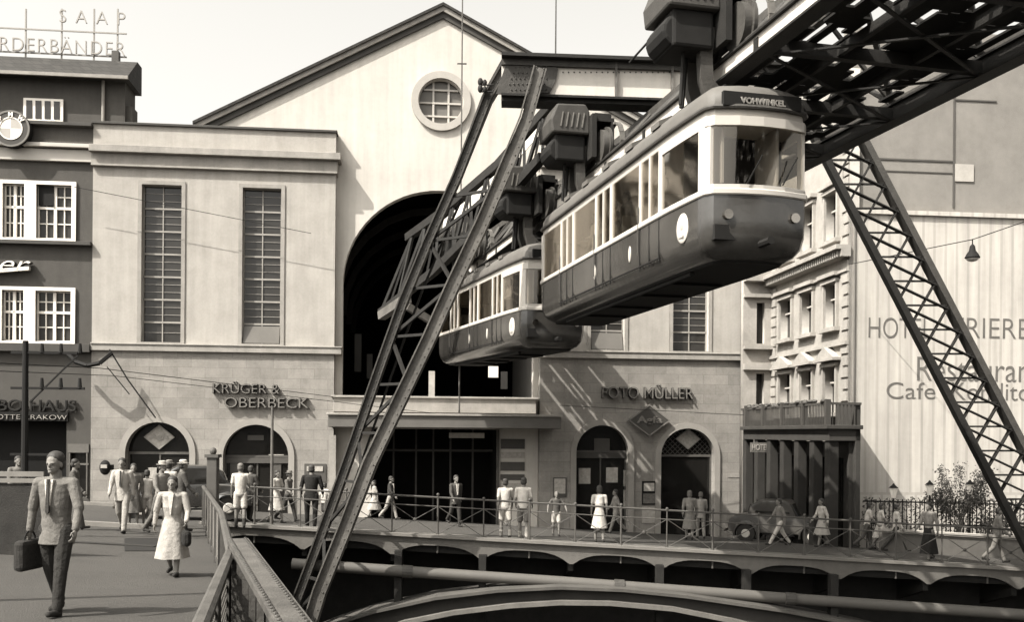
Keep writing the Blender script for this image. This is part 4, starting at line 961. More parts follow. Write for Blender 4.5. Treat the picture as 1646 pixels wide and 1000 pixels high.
for A, h, m in ((up, .08, mat('rib_flange_top', .06, .7, .3, 2)), (lo, .12, mat('rib_flange_low', .10, .7, .3, 2))):
    b = MB(); b.loft([[P(x_, y_, 26.7)+Vector((0, -.22, -h/2)), P(x_, y_, 26.7)+Vector((0, -.22, h/2)), P(x_, y_, 26.7)+Vector((0, 1.1, h/2)), P(x_, y_, 26.7)+Vector((0, 1.1, -h/2))] for x_, y_ in A]); b.build('rib_flange', m, br, world=True)
b = MB()
for px in (640, 775, 1060, 1200, 1340): 
    q = P(px, 960, 27.3); b.box(q.x-.1, q.x+.1, 27.2, 27.5, -5, Gb(q.x)-.4)
each(b, 'spandrel_post', M_steel_d, br, world=True)
# bridge railing
rl_ = thing('bridge_railing', 'light iron railing with crossed bars along the near edge of the road bridge', 'railing', (8, BY, Gb(8)))
b = MB(); i = 0; x = X(705, BY)-1.27*5; PX_ = []
while x < x_end: PX_.append(x); x += 1.27
for i, x in enumerate(PX_):
    h = 1.14 if i % 2 else 1.10; b.tube((x, BY-.02, Gb(x)-.45 if i % 2 else Gb(x)), (x, BY-.02, Gb(x)+h), .028 if i % 2 else .020); b.ell((x, BY-.02, Gb(x)+h+.03), .045, .045, .045, 8, 5)
each(b, 'post', M_mid, rl_, world=True)
b = MB()
for z, r_ in ((1.09, .028), (.84, .016), (.06, .016)): b.path([(x, BY-.02, Gb(x)+z) for x in (PX_[0], PX_[6], PX_[14], PX_[-1])], r_)
b.build('rail', M_mid, rl_, world=True)
b = MB()
for a, c_ in zip(PX_, PX_[1:]):
    b.tube((a, BY-.02, Gb(a)+.84), (c_, BY-.02, Gb(c_)+.06), .011, n=5); b.tube((a, BY-.02, Gb(a)+.06), (c_, BY-.02, Gb(c_)+.84), .011, n=5); m_ = (a+c_)/2; b.ell((m_, BY-.03, Gb(m_)+.45), .05, .02, .05, 8, 5)
b.build('crossed_bars', M_mid, rl_, world=True)
# left parapet railing along the pavement
pr_ = thing('parapet_railing', 'lattice-panelled railing with a broad handrail between left pavement and river', 'railing', (railx(16), 16, G(-4.7, 16)))
ys_ = [5.0, 5.3, 7.0, 9.0, 9.8, 11.5, 13.5, 16, 18, 20, 22, 24.5, 27.4]
def rp(y, h): return Vector((railx(y), y, G(railx(y), y)+h))
b = MB(); rings = [[rp(y, 1.03)+Vector((dx, 0, dz)) for dx, dz in ((-.045, -.03), (.045, -.03), (.05, .01), (.025, .035), (-.025, .035), (-.05, .01))] for y in ys_]; b.loft(rings); b.build('handrail', mat('handrail_steel', .055, .6, .4, 4, .5, fine=.4), pr_, world=True)
b = MB(); b.loft([[rp(y, .10)+Vector((dx, 0, dz)) for dx, dz in ((-.03, -.03), (.03, -.03), (.03, .03), (-.03, .03))] for y in ys_]); b.build('bottom_rail', M_steel, pr_, world=True)
b = MB(); y = 5.2
while y < 27.3: q = rp(y, 0); b.box(q.x-.035, q.x+.035, y-.035, y+.035, q.z-.1, q.z+1.0); y += 1.83
each(b, 'post', M_steel, pr_, world=True)
b = MB(); y = 5.1
while y < 26.6:
    b.bar(rp(y, .1), rp(y+.62, 1.0), .010, .022); b.bar(rp(y+.62, .1), rp(y, 1.0), .010, .022); y += .085
b.build('lattice_panel', mat('lattice_grey', .13, .7, .2, 3), pr_, world=True)
# riveted parapet girder right of the railing, foreground
rg_ = thing('riveted_girder', 'riveted pale-topped girder running down to the bottom edge beside the pavement railing', 'girder', (-2.0, 7.5, 0))
A0, A1 = Vector((-2.68, 9.75, .93)), Vector((-.75, 4.2, .93))
MB().bar(A0, A1, .20, .05).build('top_flange', mat('flange_paint', .06, .65, .5, 3, .6, fine=.5), rg_, world=True)
MB().bar(A0-Vector((0, 0, .6)), A1-Vector((0, 0, .6)), .03, 1.15).build('web_plate', M_steel_d, rg_, world=True)
b = MB(); n = 60; s = (A1-A0).normalized().cross(Vector((0, 0, 1)))
for i in range(n):
    for e in (-.07, .07): b.ell(A0.lerp(A1, (i+.5)/n)+s*e+Vector((0, 0, .03)), .016, .016, .012, 6, 4)
for i in range(9): q = A0.lerp(A1, i/9); b.bar(q+s*.06-Vector((0, 0, .02)), q+s*.06-Vector((0, 0, 1.1)), .06, .05)
b.build('riveting', M_steel, rg_, world=True)
# ------------------------------------------------------------------ motor cars
def motor_car(loc, rz, label, L=4.0, paint=None, up=1.0):
    paint = paint or M_carp
    t = thing('motor_car', label, 'car', loc, rz, 'parked motor cars')      # front towards +x
    prof = [(-L/2, .38), (-L/2+.02, .80), (-L/2+.25, 1.0), (-.55*L/2, 1.08), (.15*L, 1.02), (.42*L, .98), (L/2-.05, .86), (L/2, .60), (L/2, .36)]
    rings = []
    for wy, k in ((-.62, .93), (-.58, 1), (.58, 1), (.62, .93)): rings.append([(x*(k if abs(x) > 1 else 1), wy, .36+(z-.36)*k) for x, z in prof])
    MB().loft(rings).build('body', paint, t, smooth=True, bevel=.04)
    cab = [(-.62*L/2, 1.02), (-.55*L/2, 1.40*up), (-.38*L/2, 1.56*up), (.12*L/2, 1.58*up), (.24*L/2, 1.46*up), (.36*L/2, 1.0)]
    MB().loft([[(x*k, wy, 1.0+(z-1.0)*k) for x, z in cab] for wy, k in ((-.60, .93), (-.55, 1), (.55, 1), (.60, .93))]).build('cabin', paint, t, smooth=True, bevel=.04)
    for sy in (1, -1):
        for x0, x1 in ((-.46*L/2, -.12*L/2), (-.07*L/2, .22*L/2)):
            MB().prism([(x0, sy*.605, 1.10), (x1, sy*.605, 1.10), (x1-.04*(x1 > .1), sy*.585, 1.42*up), (x0+.05*(x0 < -.5), sy*.585, 1.42*up)], (0, -sy*.03, 0)).build('window', M_shopglass, t)
        for wx in (-.62*L/2, .66*L/2):
            w_ = MB().tube((wx, sy*.55, .34), (wx, sy*.74, .34), .34, n=20).build('wheel', M_tyre, t, smooth=True)
            MB().tube((wx, sy*.73, .34), (wx, sy*.765, .34), .17, .13, n=16).build('hubcap', M_cream, w_, smooth=True)
            b = MB(); rings = []
            for i in range(9):
                a = math.pi*(-.12+1.2*i/8); r0 = .40
                rings.append([(wx+(r0)*math.cos(a), sy*.56, .34+r0*math.sin(a)), (wx+(r0+.09)*math.cos(a), sy*.60, .34+(r0+.09)*math.sin(a)), (wx+(r0+.09)*math.cos(a), sy*.74, .34+(r0+.09)*math.sin(a)), (wx+r0*math.cos(a), sy*.80, .34+r0*math.sin(a))])
            b.loft(rings); b.build('mudguard', paint, t, smooth=True)
        b = MB(); b.box(-.30*L/2, .32*L/2, sy*.60-.05, sy*.60+.13, .30, .36); b.build('running_board', M_black, t)
        b = MB(); b.ell((L/2-.32, sy*.52, .86), .16, .11, .11, 12, 8); b.build('headlamp', M_chrome, t, smooth='all')
    for e in (1, -1): MB().box(e*(L/2+.10)-.03, e*(L/2+.10)+.03, -.72, .72, .38, .48).build('bumper', M_chrome, t, bevel=.015)
    MB().prism([(.245*L/2, -.5, 1.46*up), (.36*L/2+.02, -.54, 1.04), (.36*L/2+.02, .54, 1.04), (.245*L/2, .5, 1.46*up)], (.015, 0, 0)).build('windscreen', M_shopglass, t)
    MB().prism([(-.565*L/2, -.4, 1.40*up), (-.625*L/2, -.4, 1.12), (-.625*L/2, .4, 1.12), (-.565*L/2, .4, 1.40*up)], (-.015, 0, 0)).build('rear_window', M_shopglass, t)
    return t
def onG(px, d): x = X(px, d); return Vector((x, d, G(x, d)))
motor_car(onG(300, 29.2), R(200), 'dark pre-war saloon with pale hubcaps parked before the left arches', 3.7, M_carp)
motor_car(onG(1258, 36.5), R(-28), 'grey rounded saloon with chrome bumper parked outside the hotel', 3.7, M_carg)
# ------------------------------------------------------------------ people
def caps(b, p, q, r0, r1, n=10):
    p, q = Vector(p), Vector(q); d = q-p
    if d.length < 1e-5: return
    b.tube(p, q, r0, r1, n=n); b.ell(p, r0, r0, r0, n, 6); b.ell(q, r1, r1, r1, n, 6)
def remesh(b, name, mat, parent, vox, smooth=3, M=None):
    if M: b.bm.transform(M)
    me = bpy.data.meshes.new(name); b.bm.to_mesh(me); b.bm.free(); o = bpy.data.objects.new(name, me); C.objects.link(o)
    m = o.modifiers.new('r', 'REMESH'); m.mode = 'VOXEL'; m.voxel_size = vox; m.adaptivity = 0
    if smooth: s_ = o.modifiers.new('s', 'SMOOTH'); s_.iterations = smooth; s_.factor = .5
    dg = bpy.context.evaluated_depsgraph_get(); me2 = bpy.data.meshes.new_from_object(o.evaluated_get(dg)); bpy.data.objects.remove(o)
    me2.polygons.foreach_set('use_smooth', [True]*len(me2.polygons)); me2.materials.clear(); me2.materials.append(mat)
    o = bpy.data.objects.new(name, me2); C.objects.link(o); o.parent = parent; me2.name = name
    return o
def torso(b, pel, upv, lst, n=20):
    b.loft([[pel+upv*z+Vector((rx_*math.cos(2*math.pi*i/n), ry_*math.sin(2*math.pi*i/n), 0)) for i in range(n)] for z, rx_, ry_ in lst])
def person(label, px, py, H, face, top=.5, bottom=.1, kind='trousers', sleeve='long', hair=M_hair, hat=None, legs=(20, -18, 0, 25), arms=((-18, 15), (16, 25)), out=(8, 8),
           lean=2, near=False, skirt_len=.30, shoes=.02, jacket=True, fat=1.0, loc=None, group='people walking and standing in the street', nohang=False, socks=None, tie=False, lapel=None, look=0):
    """face: heading in degrees, 0 = towards the camera, 90 = towards picture right. legs: thigh L, thigh R, knee bend L, R. arms: (swing, elbow) L, R"""
    p = GP(px, py) if loc is None else Vector(loc)
    t = thing('person', label, 'person', p, R(face), group)
    vox = .009 if near else .013
    def sw(a, o_, s): a = R(a); return Vector((s*math.sin(R(o_)), -math.sin(a)*math.cos(R(o_)), -math.cos(a)*math.cos(R(o_))))
    J = {}; base = 1.0
    ln = R(lean); upv = Vector((0, -math.sin(ln), math.cos(ln)))
    pel = Vector((0, 0, .52)); chest = pel+upv*.20; neck = pel+upv*.325; head = pel+upv*.407+Vector((0, -.012, 0))
    feet = []
    for i, s in enumerate((1, -1)):
        th, kb = legs[i], legs[i+2]
        hip = pel+Vector((s*.052*fat, 0, 0)); kn = hip+sw(th, 1.5, s)*.245; an = kn+sw(th-kb, 0, s)*.235
        J[s] = [hip, kn, an]; fa = R(-(min(25, kb*.5)) if th-kb < -8 else (8 if th > 12 else 0)); feet.append((an, fa))
    drop = min(an.z-.042 for an, _ in feet)
    off = Vector((0, 0, -drop))
    for s in J: J[s] = [v+off for v in J[s]]
    pel, chest, neck, head = [v+off for v in (pel, chest, neck, head)]
    A = {}
    for i, s in enumerate((1, -1)):
        sh = pel+upv*.294+Vector((s*.103*fat, 0, 0)); a, e = arms[i]
        el = sh+sw(a, out[i], s)*.165; wr = el+sw(a+e, out[i]*.3, s)*.142
        A[s] = [sh, el, wr, (wr-el).normalized()]
    Mx = Matrix.Diagonal((H, H, H, 1))
    b = MB()
    # torso, neck and head of the body itself
    torso(b, pel, upv, [(z, rx_*fat*.86, ry_*fat*.86) for z, rx_, ry_ in ((-.04, .060, .05), (0, .086, .062), (.08, .074, .054), (.16, .084, .062), (.24, .094, .060), (.285, .090, .052), (.315, .045, .036))])
    caps(b, neck-upv*.03, neck+upv*.045, .040, .031)
    HM = Matrix.Rotation(R(look), 4, 'Z')
    b.ell(head+Vector((0, 0, .008)), .043, .052, .056, 14, 10); b.ell(head+HM@Vector((0, -.016, -.028)), .032, .034, .036, 12, 8)
    b.ell(head+HM@Vector((0, -.052, -.012)), .008, .012, .014, 8, 6)
    b.ell(head+HM@Vector((0, -.045, -.050)), .015, .012, .010, 8, 6); b.ell(head+HM@Vector((0, -.046, -.034)), .014, .008, .006, 8, 6); b.ell(head+HM@Vector((0, -.044, .004)), .030, .010, .006, 8, 6)
    for s in (1, -1): b.ell(head+HM@Vector((s*.044, .002, -.010)), .006, .012, .017, 8, 6)
    for s in (1, -1):
        hip, kn, an = J[s]; caps(b, hip, kn, .046*fat, .030); caps(b, kn, kn.lerp(an, .35), .030, .031); caps(b, kn.lerp(an, .35), an, .031, .020)
        fa = feet[0 if s == 1 else 1][1]; toe = an+Vector((0, -.085*math.cos(fa), -.026+.085*math.sin(fa))); caps(b, an+Vector((0, .012, -.02)), toe, .020, .015)
        sh, el, wr, dr_ = A[s]; caps(b, sh, el, .026, .021); caps(b, el, wr, .021, .0145)
        # palm, four fingers and thumb
        side = Vector((0, -1, 0)); side = (side-dr_*side.dot(dr_)).normalized(); nrm = dr_.cross(side)*s
        pc = wr+dr_*.028; b.ell(wr+dr_*.026, .012, .020, .028, 10, 6, M=Matrix((( nrm.x, side.x, dr_.x, 0), (nrm.y, side.y, dr_.y, 0), (nrm.z, side.z, dr_.z, 0), (0, 0, 0, 1))))
        fr = .0052 if not near else .0048
        for k, (o_, ln_) in enumerate(((.0155, .040), (.0055, .045), (-.0050, .042), (-.0150, .033))):
            f0 = wr+dr_*.046+side*o_; f1 = f0+(dr_*.85+nrm*.35)*ln_*.5; f2 = f1+(dr_*.45+nrm*.75)*ln_*.5; caps(b, f0, f1, fr, fr, 6); caps(b, f1, f2, fr, fr*.9, 6)
        t0 = wr+dr_*.016+side*.014; t1 = t0+(dr_*.6+side*.75)*.022; caps(b, t0, t1, .0065, .006, 6); caps(b, t1, t1+(dr_*.9+nrm*.3)*.017, .006, .0052, 6)
    remesh(b, 'body', M_skin, t, vox*(.75 if near else .8), 2, Mx)
    if near:
        b = MB()
        for s in (1, -1): b.ell((head+HM@Vector((s*.017, -.047, -.006)))*H, .0085, .006, .0055, 8, 6)
        b.build('eyes', M_black, t)
        b = MB(); b.ell((head+HM@Vector((0, -.0545, -.035)))*H, .022, .004, .005, 8, 6); b.build('mouth', mat('lip', .10, .6), t)
    # clothes
    mt, mb = cloth(top), cloth(bottom)
    b = MB(); lowz = -.085 if (jacket and sleeve == 'long') else -.015
    lst = [(.0, .088, .066), (.08, .080, .063), (.16, .089, .068), (.235, .094, .066), (.285, .078, .050)]
    if kind in ('skirt', 'dress'): lst = [(.0, .080, .064), (.08, .070, .058), (.17, .084, .070), (.235, .086, .060), (.285, .072, .046)]
    lst = [(lowz, .102 if lowz < -.05 else .088, .078 if lowz < -.05 else .066)]+lst[:-1]+[(.285, lst[-2][1]+.006, .060), (.305, .074, .050), (.325, .038, .038)]
    torso(b, pel, upv, [(z, rx_*fat, ry_*fat) for z, rx_, ry_ in lst])
    for s in (1, -1):
        sh, el, wr, _ = A[s]; k = 1.28 if sleeve == 'long' else 1.2
        caps(b, sh-upv*.006, sh.lerp(el, 1.0 if sleeve == 'long' else .72), .030*k*.93, .024*k+.002); caps(b, pel+upv*.297, sh-upv*.004, .034, .033)
        if sleeve == 'long': caps(b, el, el.lerp(wr, .93), .0265, .0235)
    remesh(b, {'dress': 'dress_top'}.get(kind, 'jacket' if jacket else 'shirt'), mt, t, vox, 3, Mx)
    if near or lapel:
        # open shirt front, tie and lapels
        if lapel:
            b = MB(); c_ = pel+upv*.20; b.prism([(-.028*H, (c_.y-.078)*H, (neck.z-.015)*H), (.028*H, (c_.y-.078)*H, (neck.z-.015)*H), (.004*H, (c_.y-.090)*H, (pel.z+.10)*H), (-.004*H, (c_.y-.090)*H, (pel.z+.10)*H)], (0, .03*H, 0)); b.build('shirt_front', cloth(.62), t)
        if tie:
            b = MB(); c_ = pel+upv*.20; b.prism([(-.007*H, (c_.y-.090)*H, (neck.z-.012)*H), (.007*H, (c_.y-.090)*H, (neck.z-.012)*H), (.011*H, (c_.y-.096)*H, (pel.z+.12)*H), (0, (c_.y-.096)*H, (pel.z+.10)*H), (-.011*H, (c_.y-.096)*H, (pel.z+.12)*H)], (0, .02*H, 0)); b.build('tie', cloth(.03), t)
    if kind in ('trousers', 'shorts'):
        b = MB(); b.ell(pel+Vector((0, 0, -.01)), .086*fat, .066*fat, .05, 14, 8)
        for s in (1, -1):
            hip, kn, an = J[s]; caps(b, hip, kn if kind == 'trousers' else hip.lerp(kn, .80), .053*fat, .042 if kind == 'trousers' else .052)
            if kind == 'trousers': caps(b, kn, an+Vector((0, 0, .012)), .041, .033)
        remesh(b, kind, mb, t, vox, 3, Mx)
    else:
        # flared skirt with folds around the striding legs
        kz = pel.z-skirt_len; ky = (J[1][1].y+J[-1][1].y)/2; sp_ = abs(J[1][1].y-J[-1][1].y)
        rings = []; n = 36
        for j in range(8):
            f = j/7; z = pel.z+.07-(skirt_len+.07)*f; rx_ = .070+(.075)*f**.8; ry_ = .056+(.058+sp_*.45)*f**.9
            rings.append([((rx_*(1+.05*f*math.sin(6*a)))*math.cos(a)*fat*H, (ky*f*.6+ry_*(1+.06*f*math.cos(7*a))*math.sin(a)*fat)*H, z*H) for a in [2*math.pi*i/n for i in range(n)]])
        MB().loft(rings, caps=False).build('skirt', mb if kind == 'skirt' else mt, t, smooth='all')
    for i, s in enumerate((1, -1)):
        an = J[s][2]; fa = feet[i][1]; b = MB(); toe = an+Vector((0, -.088*math.cos(fa), -.024+.088*math.sin(fa))); caps(b, an+Vector((0, .014, -.018)), toe, .024, .019); caps(b, an+Vector((0, .012, -.028)), an+Vector((0, .004, .002)), .024, .022)
        remesh(b, 'shoe', cloth(shoes), t, vox, 2, Mx)
        if socks is not None: b = MB(); caps(b, an, an.lerp(J[s][1], .35), .026, .034); remesh(b, 'sock', cloth(socks), t, vox, 2, Mx)
    b = MB(); b.ell(head+HM@Vector((0, .013, .031)), .051, .056, .047, 14, 10); b.ell(head+HM@Vector((0, .026, -.004)), .052, .042, .050, 12, 8)
    if kind in ('skirt', 'dress'): b.ell(head+HM@Vector((0, .026, -.028)), .054, .038, .044, 12, 8)
    remesh(b, 'hair', hair, t, vox, 2, Mx)
    if hat is not None:
        b = MB(); rings = []; n = 20
        hc = head+Vector((0, .004, .036))
        for z, r_ in ((-.004, .078), (.0, .080), (.003, .052), (.022, .050), (.042, .046), (.050, .030)): rings.append([((hc.x+r_*.92*math.cos(2*math.pi*i/n))*H, (hc.y+r_*1.08*math.sin(2*math.pi*i/n))*H, (hc.z+z)*H) for i in range(n)])
        b.loft(rings); b.build('hat', cloth(hat), t, smooth=True)
    t['_h'] = 0; del t['_h']
    J['A'] = A; J['M'] = MW[t.name] @ Mx
    return t, J
def W(J, s, k=2): return J['M'] @ J['A'][s][k]
# left pavement
t, J = person('man in grey suit jacket, white shirt and dark tie striding towards us with dark case', 90, 988, 1.92, -8, top=.095, bottom=.02, legs=(13, -9, 5, 16), arms=((10, 14), (-4, 10)), out=(19, 15), near=True, hat=None, lapel=True, tie=True, hair=M_hair, fat=1.10)
h = W(J, -1, 3); h = W(J, -1)
b = MB(); q = Vector((h.x, h.y, h.z-.12)); b.box(-.10, .10, -.26, .26, -.40, -.04); o = b.build('body', cloth(.02), None, bevel=.03)
bpy.data.objects.remove(o)
def case(name, label, cat, pos, sz, g, rz, round_=0):
    tt = thing(name, label, cat, pos-Vector((0, 0, sz[2]+.10)), rz)
    MB().box(-sz[0]/2, sz[0]/2, -sz[1]/2, sz[1]/2, 0, sz[2]).build('case_body' if not round_ else 'bag_body', cloth(g), tt, bevel=.05 if not round_ else .09)
    b = MB(); n = 8; b.path([(0, sz[1]*.22*math.cos(math.pi*i/n), sz[2]-.01+.11*math.sin(math.pi*i/n)) for i in range(n+1)], .011); b.build('handle', M_black, tt)
    return tt
case('briefcase', 'dark case hanging from the hand of the man in the grey suit jacket', 'case', h, (.14, .46, .36), .02, R(-8))
t, J = person('woman in pale belted coat with flared hem walking towards us holding a black handbag', 277, 926, 1.60, 4, top=.24, bottom=.24, kind='skirt', skirt_len=.33, legs=(14, -12, 4, 18), arms=((8, 38), (-6, 12)), out=(14, 16), near=True, hair=M_hair, lapel=True, fat=1.12)
case('handbag', 'black handbag held low by the woman in the pale coat', 'bag', W(J, 1)-Vector((0, 0, .03)), (.13, .27, .26), .012, R(30), 1)
person('man in open pale jacket and dark waistcoat walking beside the left arch', 196, 857, 1.78, 6, top=.34, bottom=.20, legs=(18, -16, 4, 26), arms=((-14, 12), (14, 12)), near=False, lapel=True, hair=M_hair, hat=None, tie=True)
person('man in mid-grey coat and pale hat walking behind the woman in pale coat', 258, 862, 1.74, 60, top=.14, bottom=.08, legs=(16, -18, 4, 24), hat=.35)
person('man with white cap and dark coat beside the parked saloon', 291, 856, 1.76, 120, top=.05, bottom=.05, legs=(10, -12, 4, 18), hat=.60)
person('man in pale coat carrying a dark bundle just left of the pale hat', 270, 850, 1.72, 170, top=.30, bottom=.06, legs=(4, -5, 0, 6), hat=.16)
person('child in white shirt leaning by the saloon bonnet', 236, 846, 1.45, 200, top=.5, bottom=.3, kind='shorts', sleeve='short', jacket=False, legs=(4, -4, 0, 4), arms=((20, 30), (10, 20)))
person('dark-haired woman in dark blouse behind the man in open pale jacket', 214, 846, 1.60, 20, top=.12, bottom=.08, kind='skirt', legs=(8, -8, 2, 10))
person('person in dark clothes in front of the shop at far left', 118, 852, 1.68, 100, top=.07, bottom=.04, legs=(14, -14, 2, 20))
person('person in mid-grey coat behind the left man carrying the case', 28, 846, 1.66, 40, top=.10, bottom=.06, legs=(10, -10, 2, 14))
# on the bridge
person('bare-legged man in white shirt and white shorts standing at the railing by the flagpole', 386, 848, 1.74, 195, top=.55, bottom=.50, kind='shorts', sleeve='short', jacket=False, legs=(5, -6, 2, 6), arms=((-4, 20), (8, 70)), hair=M_hairl, socks=.03)
person('person in dark clothes just behind the man in white shirt and white shorts', 402, 838, 1.66, 160, top=.04, bottom=.04, legs=(5, -6, 2, 6))
person('woman in white blouse and patterned pale skirt near the flagpole', 444, 841, 1.58, 60, top=.52, bottom=.36, kind='skirt', sleeve='short', jacket=False, legs=(12, -10, 2, 14), arms=((10, 60), (14, 70)), skirt_len=.27)
person('small man in dark hat stepping beside the woman in white blouse', 463, 839, 1.58, 75, top=.08, bottom=.03, legs=(18, -18, 4, 24), hat=.10)
person('broad man in black suit with white cuffs standing with his back to us', 500, 850, 1.80, 185, top=.012, bottom=.012, legs=(7, -9, 2, 6), arms=((4, 30), (4, 30)), out=(14, 14), fat=1.15)
person('child in white top behind the man in black suit', 521, 842, 1.25, 150, top=.5, bottom=.05, kind='shorts', sleeve='short', jacket=False, legs=(6, -6, 2, 8))
person('woman in pale dress striding left of the portal foot', 602, 834, 1.62, -70, top=.28, bottom=.25, kind='dress', sleeve='short', jacket=False, legs=(22, -20, 2, 22), skirt_len=.26)
person('man in dark jacket and light trousers beside the portal leg', 627, 836, 1.76, 80, top=.03, bottom=.22, legs=(18, -18, 4, 20), lapel=True)
person('man in dark clothes with pale collar before the station entrance', 732, 847, 1.70, 30, top=.045, bottom=.03, legs=(10, -16, 4, 30), lapel=True)
person('man in white shirt and pale shorts on the bridge, left of the pair', 812, 866, 1.72, 190, top=.50, bottom=.42, kind='shorts', sleeve='short', jacket=False, legs=(8, -9, 2, 10), arms=((-16, 10), (14, 14)), socks=.3)
person('man in white short-sleeved shirt and dark shorts, right of the pair', 841, 869, 1.78, 175, top=.55, bottom=.10, kind='shorts', sleeve='short', jacket=False, legs=(7, -8, 2, 8), arms=((4, 40), (4, 40)), socks=.25)
person('boy in dark waistcoat and white shorts with hands on the railing', 894, 862, 1.38, 5, top=.06, bottom=.50, kind='shorts', sleeve='short', jacket=False, legs=(5, -6, 2, 8), arms=((20, 20), (20, 20)), out=(32, 32), hair=M_hairl)
person('woman in white blouse and white skirt with her back to us by arched window', 963, 873, 1.66, 182, top=.55, bottom=.45, kind='skirt', sleeve='short', jacket=False, legs=(5, -7, 2, 10), arms=((2, 14), (-2, 14)), skirt_len=.26)
person('figure in soft grey clothes passing behind the woman in white skirt', 990, 858, 1.66, -80, top=.15, bottom=.14, legs=(20, -18, 2, 22))
person('woman in grey coat at the dark doorway, arm in arm with a man', 1108, 868, 1.62, 170, top=.16, bottom=.13, kind='skirt', legs=(6, -8, 2, 12), hair=M_hairl)
person('man in pale jacket at the dark doorway, arm in arm with a woman', 1126, 866, 1.68, 178, top=.26, bottom=.16, legs=(6, -8, 2, 12), hair=M_hairl)
person('man in mid-grey jacket and white trousers hurrying in front of the grey saloon', 1253, 877, 1.62, -80, top=.14, bottom=.50, legs=(30, -24, 2, 12), arms=((-20, 20), (22, 20)))
person('woman in white jacket and patterned skirt just right of the grey saloon', 1321, 880, 1.62, -75, top=.58, bottom=.30, kind='skirt', legs=(16, -14, 4, 24), skirt_len=.25)
person('child in white shirt and white socks running before the hotel columns', 1361, 880, 1.58, 80, top=.52, bottom=.10, kind='shorts', sleeve='short', jacket=False, legs=(28, -26, 8, 36), arms=((-24, 40), (26, 40)), socks=.5)
person('man in white shirt and dark trousers leaning forward near the hotel corner', 1393, 884, 1.58, 80, top=.50, bottom=.05, sleeve='short', jacket=False, legs=(14, -20, 4, 24), lean=9)
person('person in white jacket and black trousers taking a long stride before the lanterns', 1440, 888, 1.64, 80, top=.58, bottom=.03, legs=(26, -28, 2, 10), arms=((-8, 12), (10, 12)))
person('woman in grey blouse and long black skirt at the railing post', 1493, 903, 1.72, -60, top=.18, bottom=.015, kind='skirt', legs=(12, -14, 4, 18), skirt_len=.38)
person('person in dark clothes walking between the lanterns', 1516, 872, 1.44, 80, top=.07, bottom=.05, legs=(14, -14, 4, 18))
person('man in light grey shirt and grey shorts near the bush', 1562, 886, 1.60, 80, top=.22, bottom=.14, kind='shorts', sleeve='short', jacket=False, legs=(22, -22, 4, 24))
person('person in grey clothes half behind the foot of the lattice leg', 1603, 905, 1.68, 70, top=.16, bottom=.12, legs=(16, -18, 4, 22))
person('woman in white dress walking right between the hotel corner and the first lantern', 1415, 884, 1.58, 80, top=.6, bottom=.5, kind='dress', sleeve='short', jacket=False, legs=(16, -14, 4, 22), skirt_len=.25)
person('man in pale shirt and dark trousers following the white-jacketed woman', 1338, 876, 1.62, -80, top=.5, bottom=.04, sleeve='short', jacket=False, legs=(18, -16, 4, 24))
person('boy in white shirt just left of the light-grey-shirted man by the bush', 1540, 888, 1.40, 80, top=.6, bottom=.08, kind='shorts', sleeve='short', jacket=False, legs=(20, -18, 4, 24))
person('woman in pale top beside the picket fence end near the lattice leg', 1625, 890, 1.6, -70, top=.55, bottom=.2, kind='skirt', legs=(14, -12, 4, 20))
# passengers
for (fx, fy, ct, lb_) in ((.25, 3.6, c1, 'driver in dark uniform behind the windscreen of the nearer carriage'), (-.65, 1.5, c1, 'passenger in white shirt at the middle window of the nearer carriage'), (.6, -.4, c1, 'passenger in dark jacket standing in the middle of the nearer carriage'), (.65, 2.6, c1, 'passenger in pale blouse at the forward door of the nearer carriage'), (.62, .5, c1, 'seated-height passenger in dark coat at the centre door of the nearer carriage'), (.6, -1.7, c1, 'passenger in pale shirt towards the rear of the nearer carriage'), (.3, -2.8, c1, 'passenger in dark hatless dress by the rear door of the nearer carriage'), (.6, 2.9, c2, 'passenger in pale blouse near the front of the rear carriage'), (.6, 1.0, c2, 'passenger in dark jacket halfway along the rear carriage')):
    q = MW[ct.name] @ Vector((fx, fy, 1.04 if False else .62))
    person(lb_, 0, 0, 1.66 if fy != 3.6 else 1.6, 13 if fy == 3.6 else -70, top=.04 if 'dark' in lb_ else .45, bottom=.04, legs=(3, -3, 0, 4), arms=((10, 60), (6, 10)), loc=q, group='passengers in the carriages')
# ------------------------------------------------------------------ poles, wires, lamps, fence, plants
def pole(name, label, cat, base, topz, r, m, extra=None):
    t = thing(name, label, cat, base); MB().tube((0, 0, 0), (0, 0, topz-base.z), r, r*.7, n=10).build('shaft', m, t, smooth=True)
    if extra: extra(t)
    return t
q = P(744, 640, 38.3); q.z = Z(700, 650, .25)
pole('antenna_mast', 'thin mast rising in front of the gable beside the round window', 'mast', Vector((P(741, 300, 38.3).x, 38.3, kz1+.1)), P(745, -30, 38.3).z, .035, M_steel_l, lambda t: MB().tube((-.18, 0, P(744, 102, 38.3).z-kz1-.1), (.18, 0, P(744, 102, 38.3).z-kz1-.1), .03).build('crosspiece', M_steel, t))
q = P(893, 91, 26.6); pole('antenna_rod', 'thin rod standing up from the top of the crossbeam', 'rod', Vector((q.x, 26.6, zbt)), P(893, -30, 26.6).z, .022, M_steel)
q = GP(392, 858); pole('flagpole', 'slim pale pole standing at the left end of the bridge railing', 'pole', Vector((q.x, BY+.25, G(q.x, BY+.25))), P(392, 652, BY).z, .05, M_steel_l)
q = onG(343, 25.5)
t = thing('gate_post', 'square dark post with knobbed top at the far end of the parapet railing', 'post', q); hh = P(343, 722, 25.5).z-q.z
MB().box(-.13, .13, -.13, .13, 0, hh-.2).build('shaft', M_mid, t, bevel=.02); b = MB(); b.box(-.17, .17, -.17, .17, hh-.22, hh-.14); b.ell((0, 0, hh-.06), .09, .09, .10); b.build('finial', M_mid, t)
q = P(169, 752, 39.6)
